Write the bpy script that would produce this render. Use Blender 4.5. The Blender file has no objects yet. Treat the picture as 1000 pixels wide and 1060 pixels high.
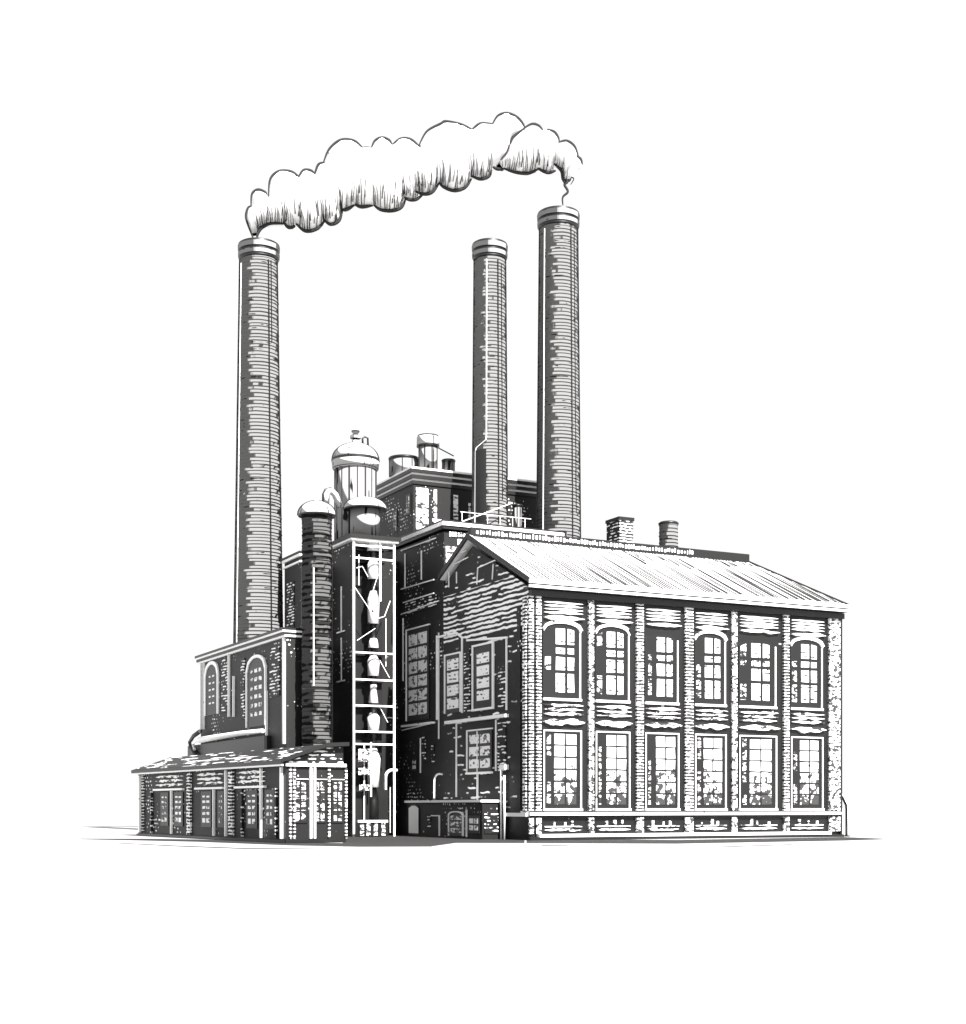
import bpy, math, random
from mathutils import Vector, noise as mnoise
random.seed(11)
SC = bpy.context.scene
COL = SC.collection
PI = math.pi

# ------------------------------------------------------------------ camera
cam_d = bpy.data.cameras.new("camera")
cam = bpy.data.objects.new("camera", cam_d)
COL.objects.link(cam)
cam.location = (0, 0, 1.6)
cam.rotation_euler = (PI / 2, 0, 0)
cam_d.sensor_fit = 'VERTICAL'
cam_d.sensor_height = 24
cam_d.lens = 1500 / 1060 * 24
cam_d.shift_y = (836 - 530) / 1060
cam_d.clip_end = 5000
SC.camera = cam

# ------------------------------------------------------------------ sky, sun, exposure
world = bpy.data.worlds.new("World")
SC.world = world
world.use_nodes = True
bgn = world.node_tree.nodes["Background"]
bgn.inputs[0].default_value = (1, 1, 1, 1)       # plain white overcast-bright sky
bgn.inputs[1].default_value = 0.36
sun_d = bpy.data.lights.new("sun", 'SUN')
sun_d.energy = 5.0
sun_d.angle = math.radians(0.5)
sun_d.color = (1.0, 0.985, 0.96)
sun = bpy.data.objects.new("sun", sun_d)
COL.objects.link(sun)
SUN_AZ, SUN_EL = math.radians(29), math.radians(42)     # from the right, a little on the camera's side
to_sun = Vector((math.sin(SUN_AZ) * math.cos(SUN_EL), -math.cos(SUN_AZ) * math.cos(SUN_EL), math.sin(SUN_EL)))
sun.rotation_euler = to_sun.to_track_quat('Z', 'Y').to_euler()
SC.view_settings.view_transform = 'Standard'
SC.view_settings.look = 'None'
SC.view_settings.exposure = 1.52
SC.view_settings.gamma = 1.0

# ------------------------------------------------------------------ site grid: u along the long front, v back along the gable side
ANG = math.radians(27)
CU, SU = math.cos(ANG), math.sin(ANG)
N0 = (2.26, 70.6)


class Frame:
    def __init__(s, ox, oy, ang):
        s.o, s.a = (ox, oy), ang
        s.c, s.s = math.cos(ang), math.sin(ang)

    def w(s, u, v):
        return s.o[0] + s.c * u - s.s * v, s.o[1] + s.s * u + s.c * v

    def u_at(s, px, v):
        k = (px - 500) / 1500
        return (k * (s.o[1] + s.c * v) - s.o[0] + s.s * v) / (s.c - k * s.s)

    def v_at(s, px, u):
        k = (px - 500) / 1500
        return (s.o[0] + s.c * u - k * (s.o[1] + s.s * u)) / (s.s + k * s.c)

    def z_at(s, py, u, v):
        return 1.6 + (836 - py) * s.w(u, v)[1] / 1500


G = Frame(*N0, ANG)                                   # the main grid
FA = Frame(-8.84, 65.0, math.radians(32))             # the low annex is turned a little

# ------------------------------------------------------------------ materials


def new_mat(name):
    m = bpy.data.materials.new(name)
    m.use_nodes = True
    nt = m.node_tree
    for n in list(nt.nodes):
        nt.nodes.remove(n)
    return m, nt


class NT:
    def __init__(s, nt):
        s.t = nt

    def n(s, typ, **kw):
        x = s.t.nodes.new(typ)
        for k, v in kw.items():
            setattr(x, k, v)
        return x

    def put(s, sock, val):
        if hasattr(val, 'is_linked'):
            s.t.links.new(val, sock)
        else:
            sock.default_value = val

    def math(s, op, a, b=0.0, clamp=False):
        x = s.n('ShaderNodeMath', operation=op, use_clamp=clamp)
        s.put(x.inputs[0], a)
        s.put(x.inputs[1], b)
        return x.outputs[0]

    def comb(s, x, y, z):
        c = s.n('ShaderNodeCombineXYZ')
        for i, q in enumerate((x, y, z)):
            s.put(c.inputs[i], q)
        return c.outputs[0]

    def noise(s, vec, scale, detail=2.0, rough=0.5):
        x = s.n('ShaderNodeTexNoise')
        s.put(x.inputs['Vector'], vec)
        x.inputs['Scale'].default_value = scale
        x.inputs['Detail'].default_value = detail
        x.inputs['Roughness'].default_value = rough
        return x.outputs[0]

    def mix(s, f, a, b):
        x = s.n('ShaderNodeMix', data_type='RGBA')
        s.put(x.inputs[0], f)
        x.inputs[6].default_value = a if not hasattr(a, 'is_linked') else (0, 0, 0, 1)
        x.inputs[7].default_value = b if not hasattr(b, 'is_linked') else (0, 0, 0, 1)
        if hasattr(a, 'is_linked'):
            s.t.links.new(a, x.inputs[6])
        if hasattr(b, 'is_linked'):
            s.t.links.new(b, x.inputs[7])
        return x.outputs[2]


def grey(v):
    return (v, v, v, 1)


def streak(T, row, along, cover, width, axis='z', jitter=0.12, patch=0.0, patch_scale=0.25, zband=None, seed=0.0, soft=0.05):
    """0..1 mask: hand-cut dashes in rows. cover = share of each row that is cut, width = cut height in the row."""
    tc = T.n('ShaderNodeTexCoord').outputs['Object']
    sp = T.n('ShaderNodeSeparateXYZ')
    T.put(sp.inputs[0], tc)
    x, y, z = sp.outputs
    if axis == 'z':
        r, a, b = z, x, y
    else:
        r, a, b = T.math('ADD', x, y), z, T.math('SUBTRACT', x, y)
    wob = T.noise(tc, 1.7, 1.0)
    r = T.math('ADD', T.math('DIVIDE', r, row), T.math('MULTIPLY', T.math('SUBTRACT', wob, 0.5), jitter * 6))
    fl = T.math('FLOOR', r)
    fr = T.math('FRACT', r)
    v1 = T.comb(T.math('MULTIPLY', a, 1.0 / along), T.math('MULTIPLY', b, 1.0 / along), T.math('MULTIPLY', fl, 7.31 + seed))
    n1 = T.noise(v1, 1.0, 2.0)
    thr = 0.5 + (0.5 - cover) * 0.42
    if patch:
        pn = T.noise(tc, patch_scale, 1.0)
        thr = T.math('SUBTRACT', thr, T.math('MULTIPLY', T.math('SUBTRACT', pn, 0.5), patch))
    if zband:
        z0, z1, boost = zband
        bz = T.math('MULTIPLY', T.math('GREATER_THAN', z, z0), T.math('LESS_THAN', z, z1))
        thr = T.math('SUBTRACT', thr, T.math('MULTIPLY', bz, boost))
    m1 = T.math('DIVIDE', T.math('SUBTRACT', n1, thr), soft, True)
    m1 = T.math('MULTIPLY', m1, 1.0, True)
    # cut height swells and tapers along the dash
    wd = T.math('MULTIPLY', T.math('ADD', T.math('MULTIPLY', T.math('SUBTRACT', n1, thr), 2.2), 0.55), width)
    m2 = T.math('LESS_THAN', T.math('ABSOLUTE', T.math('SUBTRACT', fr, 0.5)), T.math('MULTIPLY', wd, 0.5))
    return T.math('MULTIPLY', m1, m2, True), n1, tc, z


def finish(m, T, col, rough=0.8, spec=0.3, toon=None, bump=None, metal=0.0):
    out = T.n('ShaderNodeOutputMaterial')
    nrm = None
    if bump is not None:
        b = T.n('ShaderNodeBump')
        b.inputs['Strength'].default_value = bump[1]
        b.inputs['Distance'].default_value = bump[2]
        T.put(b.inputs['Height'], bump[0])
        nrm = b.outputs[0]
    if toon:
        s = T.n('ShaderNodeBsdfToon', component='DIFFUSE')
        s.inputs['Size'].default_value = toon[0]
        s.inputs['Smooth'].default_value = toon[1]
        T.put(s.inputs['Color'], col)
    else:
        s = T.n('ShaderNodeBsdfPrincipled')
        T.put(s.inputs['Base Color'], col)
        s.inputs['Roughness'].default_value = rough
        s.inputs['Specular IOR Level'].default_value = spec
        s.inputs['Metallic'].default_value = metal
    if nrm is not None:
        T.t.links.new(nrm, s.inputs['Normal'])
    T.t.links.new(s.outputs[0], out.inputs[0])
    return m


def mat_plain(name, g, rough=0.8, spec=0.3, var=0.12, scale=2.0):
    m, nt = new_mat(name)
    T = NT(nt)
    tc = T.n('ShaderNodeTexCoord').outputs['Object']
    n = T.noise(tc, scale, 3.0)
    col = T.mix(n, grey(g * (1 - var)), grey(min(0.95, g * (1 + var))))
    return finish(m, T, col, rough, spec)


def mat_streak(name, base, mark, row, along, cover, width, toon=None, bump=0.0, rough=0.8, spec=0.3, metal=0.0, **kw):
    m, nt = new_mat(name)
    T = NT(nt)
    mask, n1, tc, z = streak(T, row, along, cover, width, **kw)
    col = T.mix(mask, grey(base), grey(mark))
    bp = (n1, 1.0, bump) if bump else None
    return finish(m, T, col, rough, spec, toon, bp, metal)


def mat_blotch(name, base, mark, scale, cover, stretch=(1, 1, 1), zgrade=None, rough=0.5, spec=0.3, detail=3.0):
    """flecks and blotches with hard edges; zgrade=(z0,z1,add) makes them denser towards z0 (painted reflections sit low in the panes)"""
    m, nt = new_mat(name)
    T = NT(nt)
    tc = T.n('ShaderNodeTexCoord').outputs['Object']
    mp = T.n('ShaderNodeMapping')
    T.put(mp.inputs[0], tc)
    mp.inputs['Scale'].default_value = stretch
    n = T.noise(mp.outputs[0], scale, detail, 0.6)
    thr = 0.5 + (0.5 - cover) * 0.42
    if zgrade:
        sp = T.n('ShaderNodeSeparateXYZ')
        T.put(sp.inputs[0], tc)
        k = T.math('DIVIDE', T.math('SUBTRACT', zgrade[1], sp.outputs[2]), zgrade[1] - zgrade[0], True)
        thr = T.math('SUBTRACT', thr, T.math('MULTIPLY', k, zgrade[2]))
    mask = T.math('DIVIDE', T.math('SUBTRACT', n, thr), 0.03, True)
    col = T.mix(mask, grey(base), grey(mark))
    return finish(m, T, col, rough, spec)


INK, PALE = 0.008, 0.86
M = {}
M['ink'] = mat_plain('charcoal_paint', INK, 0.42, 0.50)
M['ink_front'] = mat_streak('dark_front_brick', 0.006, 0.6, 0.30, 0.5, 0.02, 0.35, seed=1.2, rough=0.42, spec=0.42)
M['line'] = mat_plain('black_iron', 0.007, 0.40, 0.45)
M['pale'] = mat_plain('pale_stone', PALE, 0.8, 0.2, 0.05)
M['trim'] = mat_blotch('worn_white_trim', PALE, 0.06, 2.6, 0.03, (1, 1, 1))
M['pilaster'] = mat_streak('ticked_white_brick', PALE, 0.03, 0.165, 0.20, 0.86, 0.66, seed=2.0, patch=0.35, patch_scale=0.6)
M['quoin'] = mat_blotch('speckled_white_brick', PALE, 0.04, 4.2, 0.52, (1, 1, 2.0))
M['band'] = mat_blotch('scuffed_white_band', PALE, 0.035, 2.2, 0.40, (0.8, 0.8, 3.2))
M['brick'] = mat_streak('dark_brick', INK, PALE, rough=0.55, spec=0.30, row=0.24, along=0.5, cover=0.10, width=0.45, patch=0.5, patch_scale=0.22)
M['brick_gable'] = mat_streak('worn_gable_brick', INK, PALE, rough=0.55, spec=0.30, row=0.25, along=1.4, cover=0.34, width=0.50, patch=0.34, patch_scale=0.3, zband=(10.5, 13.1, 0.24), jitter=0.10)
M['brick_side'] = mat_streak('dark_side_brick', INK, PALE, rough=0.55, spec=0.30, row=0.21, along=0.18, cover=0.10, width=0.5, patch=0.75, patch_scale=0.35, seed=3.3)
M['louvre'] = mat_streak('dashed_white_boarding', INK, PALE, rough=0.55, spec=0.30, row=0.17, along=0.5, cover=0.55, width=0.5, seed=0.7)
M['pane'] = mat_streak('milky_glass', 0.86, 0.03, 0.21, 0.30, 0.42, 0.5, rough=0.3, spec=0.5, seed=5.0)
M['pane_low'] = mat_blotch('milky_glass_dark_reflections', 0.86, 0.04, 2.9, 0.05, (1, 1, 1.0), zgrade=(1.2, 4.6, 0.33), rough=0.25, spec=0.5)  # dark blotches low down are painted reflections of bushes
M['pane_dim'] = mat_blotch('dirty_glass', 0.7, 0.02, 2.6, 0.55, (1, 1, 2.5), rough=0.3, spec=0.5)
M['pane_side'] = mat_blotch('sooty_glass', 0.82, 0.03, 2.4, 0.36, (1, 1, 2.0), rough=0.3, spec=0.5)
M['roof'] = mat_blotch('pale_sheet_roof', 0.82, 0.05, 1.6, -0.1, (1.5, 0.7, 0.7), rough=0.6)
M['stack'] = mat_streak('coursed_chimney_brick', 0.115, 0.009, 0.205, 0.8, 0.20, 0.40, toon=(0.53, 0.04), jitter=0.03, patch=0.15)
M['stack_crown'] = mat_streak('crown_brick', 0.20, 0.010, 0.30, 0.8, 0.25, 0.3, toon=(0.58, 0.04))
M['vessel'] = mat_streak('riveted_pale_steel', 0.19, 0.010, 0.30, 1.6, 0.45, 0.40, toon=(0.60, 0.04), axis='x', seed=0.4, jitter=0.05)
M['dome'] = mat_streak('pale_dome_steel', 0.36, 0.015, 0.24, 0.8, 0.34, 0.36, axis='x', seed=6.0, toon=(0.68, 0.04))
M['silo'] = mat_streak('sooty_silo_brick', 0.050, 0.010, 0.30, 1.0, 0.62, 0.62, toon=(0.46, 0.04), seed=1.9)
M['slate'] = mat_streak('dark_slate_with_white_joints', INK, PALE, rough=0.55, spec=0.30, row=0.105, along=1.7, cover=0.46, width=0.55, seed=4.1)
M['column'] = mat_streak('flaky_white_column', PALE, 0.05, 0.30, 0.30, 0.16, 0.5, seed=2.7)
M['ground'] = mat_plain('white_ground', 0.37, 0.95, 0.05, 0.02, 0.3)
M['kerb'] = mat_plain('dark_ground_line', 0.035, 0.95, 0.1)
M['smoke'] = mat_plain('white_smoke', 0.93, 1.0, 0.0, 0.02)
M['smoke_ink'] = mat_plain('smoke_ink', 0.035, 1.0, 0.0)  # drawn line colour for the smoke outline and its shade hatching

# ------------------------------------------------------------------ mesh helpers
ORIG = {}


class MB:
    def __init__(s):
        s.v, s.f, s.m = [], [], []

    def quad_prism(s, base, top, mi=0):
        """base, top: equal length rings of 3D points"""
        n = len(base)
        o = len(s.v)
        s.v += [tuple(p) for p in base] + [tuple(p) for p in top]
        s.f.append(tuple(o + i for i in reversed(range(n))))
        s.m.append(mi)
        s.f.append(tuple(o + n + i for i in range(n)))
        s.m.append(mi)
        for i in range(n):
            j = (i + 1) % n
            s.f.append((o + i, o + j, o + n + j, o + n + i))
            s.m.append(mi)
        return s

    def box(s, a0, a1, b0, b1, z0, z1, mi=0):
        return s.quad_prism([(a0, b0, z0), (a1, b0, z0), (a1, b1, z0), (a0, b1, z0)],
                            [(a0, b0, z1), (a1, b0, z1), (a1, b1, z1), (a0, b1, z1)], mi)

    def fbox(s, side, base, a0, a1, d0, d1, z0, z1, mi=0):
        """box on a wall: a along it, d out of it"""
        if side == 'F':
            return s.box(a0, a1, base - d1, base - d0, z0, z1, mi)
        return s.box(base - d1, base - d0, a0, a1, z0, z1, mi)

    def fpoly(s, side, base, pts, d0, d1, mi=0):
        if side == 'F':
            q = lambda a, d, z: (a, base - d, z)
        else:
            q = lambda a, d, z: (base - d, a, z)
        return s.quad_prism([q(a, d0, z) for a, z in pts], [q(a, d1, z) for a, z in pts], mi)

    def bar(s, p, q, w, t=None, mi=0, n=4):
        return s.tube([p, q], w, n, mi)

    def tube(s, pts, r, n=6, mi=0, taper=None):
        pts = [Vector(p) for p in pts]
        o = len(s.v)
        k = len(pts)
        up = None
        for i, p in enumerate(pts):
            d = (pts[min(i + 1, k - 1)] - pts[max(i - 1, 0)])
            d = d.normalized() if d.length > 1e-9 else Vector((0, 0, 1))
            if up is None:
                up = Vector((0, 1, 0)) if abs(d.y) < 0.9 else Vector((1, 0, 0))
            a = d.cross(up)
            if a.length < 1e-6:
                a = d.orthogonal()
            a.normalize()
            b = d.cross(a).normalized()
            up = -b if b.dot(up) < 0 else b
            b = up
            a = b.cross(d).normalized()
            rr = r * (taper(i / max(1, k - 1)) if taper else 1.0)
            for j in range(n):
                t = 2 * PI * (j + 0.5) / n
                s.v.append(tuple(p + a * (math.cos(t) * rr) + b * (math.sin(t) * rr)))
        for i in range(k - 1):
            for j in range(n):
                j2 = (j + 1) % n
                s.f.append((o + i * n + j, o + i * n + j2, o + (i + 1) * n + j2, o + (i + 1) * n + j))
                s.m.append(mi)
        s.f.append(tuple(o + j for j in reversed(range(n))))
        s.m.append(mi)
        s.f.append(tuple(o + (k - 1) * n + j for j in range(n)))
        s.m.append(mi)
        return s

    def lathe(s, cx, cy, prof, n=40, mi=0, mis=None):
        """prof: list of (r, z) from bottom to top"""
        o = len(s.v)
        for r, z in prof:
            for j in range(n):
                t = 2 * PI * j / n
                s.v.append((cx + math.cos(t) * r, cy + math.sin(t) * r, z))
        for i in range(len(prof) - 1):
            for j in range(n):
                j2 = (j + 1) % n
                s.f.append((o + i * n + j, o + i * n + j2, o + (i + 1) * n + j2, o + (i + 1) * n + j))
                s.m.append(mis[i] if mis else mi)
        s.f.append(tuple(o + j for j in reversed(range(n))))
        s.m.append(mi)
        k = len(prof) - 1
        s.f.append(tuple(o + k * n + j for j in range(n)))
        s.m.append(mis[-1] if mis else mi)
        return s

    def build(s, name, mats, parent=None, smooth=False, label=None):
        if not isinstance(mats, (list, tuple)):
            mats = [mats]
        ox, oy, oz = ORIG[parent.name] if parent else (0, 0, 0)
        me = bpy.data.meshes.new(name)
        me.from_pydata([(x - ox, y - oy, z - oz) for x, y, z in s.v], [], s.f)
        for mt in mats:
            me.materials.append(M[mt])
        me.polygons.foreach_set('material_index', s.m)
        if smooth:
            me.polygons.foreach_set('use_smooth', [len(p.vertices) == 4 for p in me.polygons])
        me.update()
        ob = bpy.data.objects.new(name, me)
        COL.objects.link(ob)
        if parent:
            ob.parent = parent
            ORIG[ob.name] = (ox, oy, oz)
        if label:
            ob['label'] = label
        return ob


def thing(name, label, cat, u, v, z=0.0, group=None, fr=G):
    o = bpy.data.objects.new(name, None)
    COL.objects.link(o)
    x, y = fr.w(u, v)
    o.location = (x, y, z)
    o.rotation_euler = (0, 0, fr.a)
    o.empty_display_size = 0.5
    o['label'], o['category'] = label, cat
    if group:
        o['group'] = group
    ORIG[o.name] = (u, v, z)
    return o


def free_thing(name, label, cat, x, y, z, group=None):
    o = bpy.data.objects.new(name, None)
    COL.objects.link(o)
    o.location = (x, y, z)
    o['label'], o['category'] = label, cat
    if group:
        o['group'] = group
    ORIG[o.name] = (x, y, z)
    return o


def arch_pts(a0, a1, z0, z1, rise, n=10):
    if rise <= 0:
        return [(a0, z0), (a1, z0), (a1, z1), (a0, z1)]
    pts = [(a0, z0), (a1, z0)]
    w = (a1 - a0) / 2
    for i in range(n + 1):
        t = i / n
        pts.append((a1 - 2 * w * t, z1 - rise + rise * math.sqrt(max(0, 1 - (1 - 2 * t) ** 2))))
    return pts


def ring_pts(outer, inner):
    return list(zip(outer, inner))


def frame_ring(mb, side, base, outer, inner, d0, d1, mi=0):
    """closed strip between two outlines of equal length"""
    n = len(outer)
    for i in range(n):
        j = (i + 1) % n
        mb.fpoly(side, base, [outer[i], outer[j], inner[j], inner[i]], d0, d1, mi)


def window(parent, side, base, a0, a1, z0, z1, cols, rows, rise=0.0, pane='pane', dims=(), fw=0.07, bar=0.06,
           framemat='trim', back='line', reveal=0.12, sides='LRTB', sill=True, label=None, out=0.0):
    """window (dark casement) > frame, pane, sill. cols/rows: relative sizes; dims: indices of columns with dirty panes"""
    cm = MB()
    P = arch_pts(a0, a1, z0, z1, rise)
    cm.fpoly(side, base, P, out + 0.004, out + 0.05)
    # glazing bars stand proud of the panes
    w = cm.build('window', back, parent, label=label)
    i0, i1 = a0 + reveal, a1 - reveal
    k0, k1 = z0 + reveal, z1 - reveal
    tc, tr = sum(cols), sum(rows)
    pm, pd = MB(), MB()
    ca = i0
    for ci, c in enumerate(cols):
        cb = ca + (i1 - i0) * c / tc
        za = k0
        for ri, r in enumerate(rows):
            zb = za + (k1 - k0) * r / tr
            x0, x1 = ca + bar / 2, cb - bar / 2
            y0, y1 = za + bar / 2, zb - bar / 2
            tgt = pd if ci in dims else pm
            if rise > 0 and ri == len(rows) - 1:
                mid, hw = (a0 + a1) / 2, (a1 - a0) / 2 - reveal * 0.5
                top = lambda a: min(y1, z1 - reveal - rise + rise * math.sqrt(max(0.0, 1 - min(1, ((a - mid) / hw)) ** 2)))
                pts = [(x0, y0), (x1, y0), (x1, max(y0 + .05, top(x1)))]
                for q in (0.66, 0.33):
                    xa = x0 + (x1 - x0) * q
                    pts.append((xa, max(y0 + .05, top(xa))))
                pts.append((x0, max(y0 + .05, top(x0))))
            else:
                jt = lambda: random.uniform(-.008, .008)
                pts = [(x0 + jt(), y0 + jt()), (x1 + jt(), y0 + jt()), (x1 + jt(), y1 + jt()), (x0 + jt(), y1 + jt())]
            tgt.fpoly(side, base, pts, out + 0.03, out + 0.062)
            za = zb
        ca = cb
    if pm.v:
        pm.build('pane', pane, w)
    if pd.v:
        pd.build('pane', 'pane_dim', w)
    if framemat:
        fm = MB()
        if rise > 0:
            O = arch_pts(a0 - fw, a1 + fw, z0, z1 + fw, rise)
            frm = list(zip(O, P))
            for i in range(1, len(P)):
                j = (i + 1) % len(P)
                fm.fpoly(side, base, [O[i], O[j], P[j], P[i]], 0.006, out + 0.11)
        else:
            if 'L' in sides:
                fm.fbox(side, base, a0 - fw, a0, 0.006, out + 0.11, z0, z1)
            if 'R' in sides:
                fm.fbox(side, base, a1, a1 + fw, 0.006, out + 0.11, z0, z1)
            if 'T' in sides:
                fm.fbox(side, base, a0 - fw, a1 + fw, 0.006, out + 0.11, z1, z1 + fw)
        if fm.v:
            fm.build('frame', framemat, w)
    if sill:
        MB().fbox(side, base, a0 - fw, a1 + fw, 0.006, out + 0.16, z0 - 0.11, z0 - 0.004).build('sill', 'trim', w)
    return w


# ------------------------------------------------------------------ ground
gm = MB()
gm.v = [(-1500, -400, 0), (1500, -400, 0), (1500, 3000, 0), (-1500, 3000, 0)]
gm.f, gm.m = [(0, 1, 2, 3)], [0]
g = gm.build('ground', 'ground')
g['kind'] = 'structure'


def gpt(px, py, z=.004):
    Y = 1.6 * 1500 / (py - 836)
    return ((px - 500) / 1500 * Y, Y, z)


def ground_line(top, bot, z=.004):
    """a strip of dark trodden earth lying on the white ground"""
    mb = MB()
    n = len(top)
    mb.v = [gpt(*p, z) for p in top] + [gpt(*p, z) for p in bot]
    for i in range(n - 1):
        mb.f.append((n + i, n + i + 1, i + 1, i))
        mb.m.append(0)
    o = mb.build('path', 'kerb')
    o['kind'] = 'structure'
    return o


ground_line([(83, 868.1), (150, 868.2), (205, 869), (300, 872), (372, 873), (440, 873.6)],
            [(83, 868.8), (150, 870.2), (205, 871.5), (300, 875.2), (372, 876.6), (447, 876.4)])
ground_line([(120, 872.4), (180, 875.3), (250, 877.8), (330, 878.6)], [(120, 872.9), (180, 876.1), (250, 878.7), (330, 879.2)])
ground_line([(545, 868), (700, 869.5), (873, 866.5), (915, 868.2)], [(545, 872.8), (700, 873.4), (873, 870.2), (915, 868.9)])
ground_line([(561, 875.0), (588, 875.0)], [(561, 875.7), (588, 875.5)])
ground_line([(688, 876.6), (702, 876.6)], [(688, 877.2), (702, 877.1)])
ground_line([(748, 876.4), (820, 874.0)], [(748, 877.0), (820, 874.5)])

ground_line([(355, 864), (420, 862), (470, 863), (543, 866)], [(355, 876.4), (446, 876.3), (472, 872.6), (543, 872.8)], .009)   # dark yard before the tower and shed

# ------------------------------------------------------------------ main hall
FL = 19.35              # length of the front
EAVE = 12.35
hall = thing('factory_hall', 'two storey brick factory hall with six window bays and a ribbed pale sheet roof', 'factory', 0, 0)
RV, RZ, DV = 6.1, 15.55, 9.6
MB().box(0, FL, 0, DV, 0, EAVE).build('wall', 'ink_front', hall)
gb = MB()
gb.fpoly('G', 0, [(0.0, 1.35), (9.6, 1.35), (9.6, 13.7), (RV, RZ - .25), (0.0, EAVE)], 0.004, 0.06)
gable = gb.build('gable_wall', 'brick_gable', hall)
# gable corner strip of ticked brick and the plinth band on the gable
MB().fbox('G', 0, 0.12, .45, .065, .14, 1.4, EAVE - .3).build('pilaster', 'pilaster', hall)
MB().fbox('G', 0, .75, 1.1, .065, .10, 1.5, EAVE - .8).build('brick_strip', 'brick_side', hall)
# pilasters on the front
pil_px = [(548.2, 552.6, 'pilaster'), (555.6, 560.6, 'pilaster'), (610, 615, 'quoin'), (659.5, 666.5, 'pilaster'), (710, 718, 'pilaster'),
          (758.6, 763.4, 'quoin'), (812, 817.3, 'pilaster'), (859, 870.0, 'quoin')]
PIL = [(G.u_at(a, -.15), G.u_at(b, -.15), k) for a, b, k in pil_px]
for a, b, k in PIL:
    p = MB().fbox('F', 0, a, b, 0.004, .15, 1.45, 11.9).build('pilaster', k, hall)
    MB().fbox('F', 0, a, b, .02, .15, .32, 1.1).build('pilaster_base', 'quoin', p)
MB().fbox('F', 0, PIL[-1][1] + .01, PIL[-1][1] + .12, -.1, .16, 0.05, 11.9).build('corner_edge', 'line', hall)
# frieze, ledge, plinth
MB().fbox('F', 0, -.05, FL + .1, .004, .34, 11.9, 12.2).build('frieze', 'line', hall)
MB().fbox('F', 0, -.12, FL - .1, .01, .30, 1.22, 1.37).build('ledge', 'trim', hall)
MB().fbox('F', 0, -.10, FL + .1, .02, .30, 0.0, .14).fbox('F', 0, .4, FL - .8, .02, .34, .15, .30, 1).build('plinth', ['line', 'trim'], hall)
MB().fbox('G', 0, 0.0, 2.2, .01, .2, 1.16, 1.34).build('ledge', 'trim', hall)
bays = [(PIL[i][1], PIL[i + 1][0]) for i in range(1, 7)]
def ragged(side, base, a0, a1, z0, z1, d, rows, mb=None):
    """weathered band: thin uneven strips of pale render with ragged ends"""
    mb = mb or MB()
    h = (z1 - z0) / rows
    for r in range(rows):
        zc = z0 + h * (r + .5)
        xa = a0
        while xa < a1 - .1:
            L = a1 - a0
            xb = min(a1, xa + L)
            n = max(4, int((xb - xa) / .16))
            top, bot = [], []
            ph = random.uniform(0, 50)
            for i in range(n + 1):
                t = i / n
                x = xa + (xb - xa) * t
                e = min(1, 4 * t + .12, 4 * (1 - t) + .12)
                q = mnoise.noise(Vector((x * 1.6, ph, 0)))
                q2 = mnoise.noise(Vector((x * 2.3, ph + 9, 0)))
                top.append((x, zc + h * max(.03, .30 + .32 * q) * e))
                bot.append((x, zc - h * max(.03, .26 + .36 * q2) * e))
            for i in range(n):
                mb.fpoly(side, base, [bot[i], bot[i + 1], top[i + 1], top[i]], .004, d)
            xa = xb + random.uniform(.03, .1)
    return mb


def front_window(a0, a1, z0, z1, cols, rows, rise, pane, hb, gb, light_frame, dimrows=None):
    """casement with its columns given as shares of the width: (from, to, material)"""
    P = arch_pts(a0, a1, z0, z1, rise)
    w = MB().fpoly('F', 0, P, .004, .05).build('window', 'line', hall)
    W = a1 - a0
    k0, k1 = z0 + gb, z1 - gb
    tr = sum(rows)
    acc = {}
    for c0, c1, mt in cols:
        za = k0
        for ri, r in enumerate(rows):
            zb = za + (k1 - k0) * r / tr
            x0, x1, y0, y1 = a0 + c0 * W, a0 + c1 * W, za + hb / 2, zb - hb / 2
            za = zb
            if mt == 'pane_dim' and random.random() < .25:
                continue
            if rise > 0 and ri == len(rows) - 1:
                mid, hw = (a0 + a1) / 2, W / 2 * .98
                tp = lambda x: min(y1 + .1, z1 - gb * .8 - rise + rise * math.sqrt(max(0, 1 - ((x - mid) / hw) ** 2)))
                pts = [(x0, y0), (x1, y0), (x1, tp(x1)), ((x0 + x1) / 2, tp((x0 + x1) / 2)), (x0, tp(x0))]
            else:
                j = lambda: random.uniform(-.014, .014)
                pts = [(x0 + j(), y0 + j()), (x1 + j(), y0 + j()), (x1 + j(), y1 + j()), (x0 + j(), y1 + j())]
            acc.setdefault(mt, MB()).fpoly('F', 0, pts, .03, .062)
    for mt, mb in acc.items():
        mb.build('pane', mt, w)
    fw = .068
    fm = MB()
    if light_frame == 'all':
        fm.fbox('F', 0, a0 - .02, a0 + fw - .03, .052, .12, z0, z1).fbox('F', 0, a1 - fw, a1, .052, .12, z0, z1).fbox('F', 0, a0 + fw - .03, a1 - fw, .052, .12, z1 - fw, z1)
    else:
        fm.fbox('F', 0, a1 - fw, a1, .052, .12, z0, z1 - rise * .9)
    fm.build('frame', 'trim', w)
    MB().fbox('F', 0, a0 - .02, a1 + .04, .006, .16, z0 - .12, z0 - .004).build('sill', 'trim', w)
    return w


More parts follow.
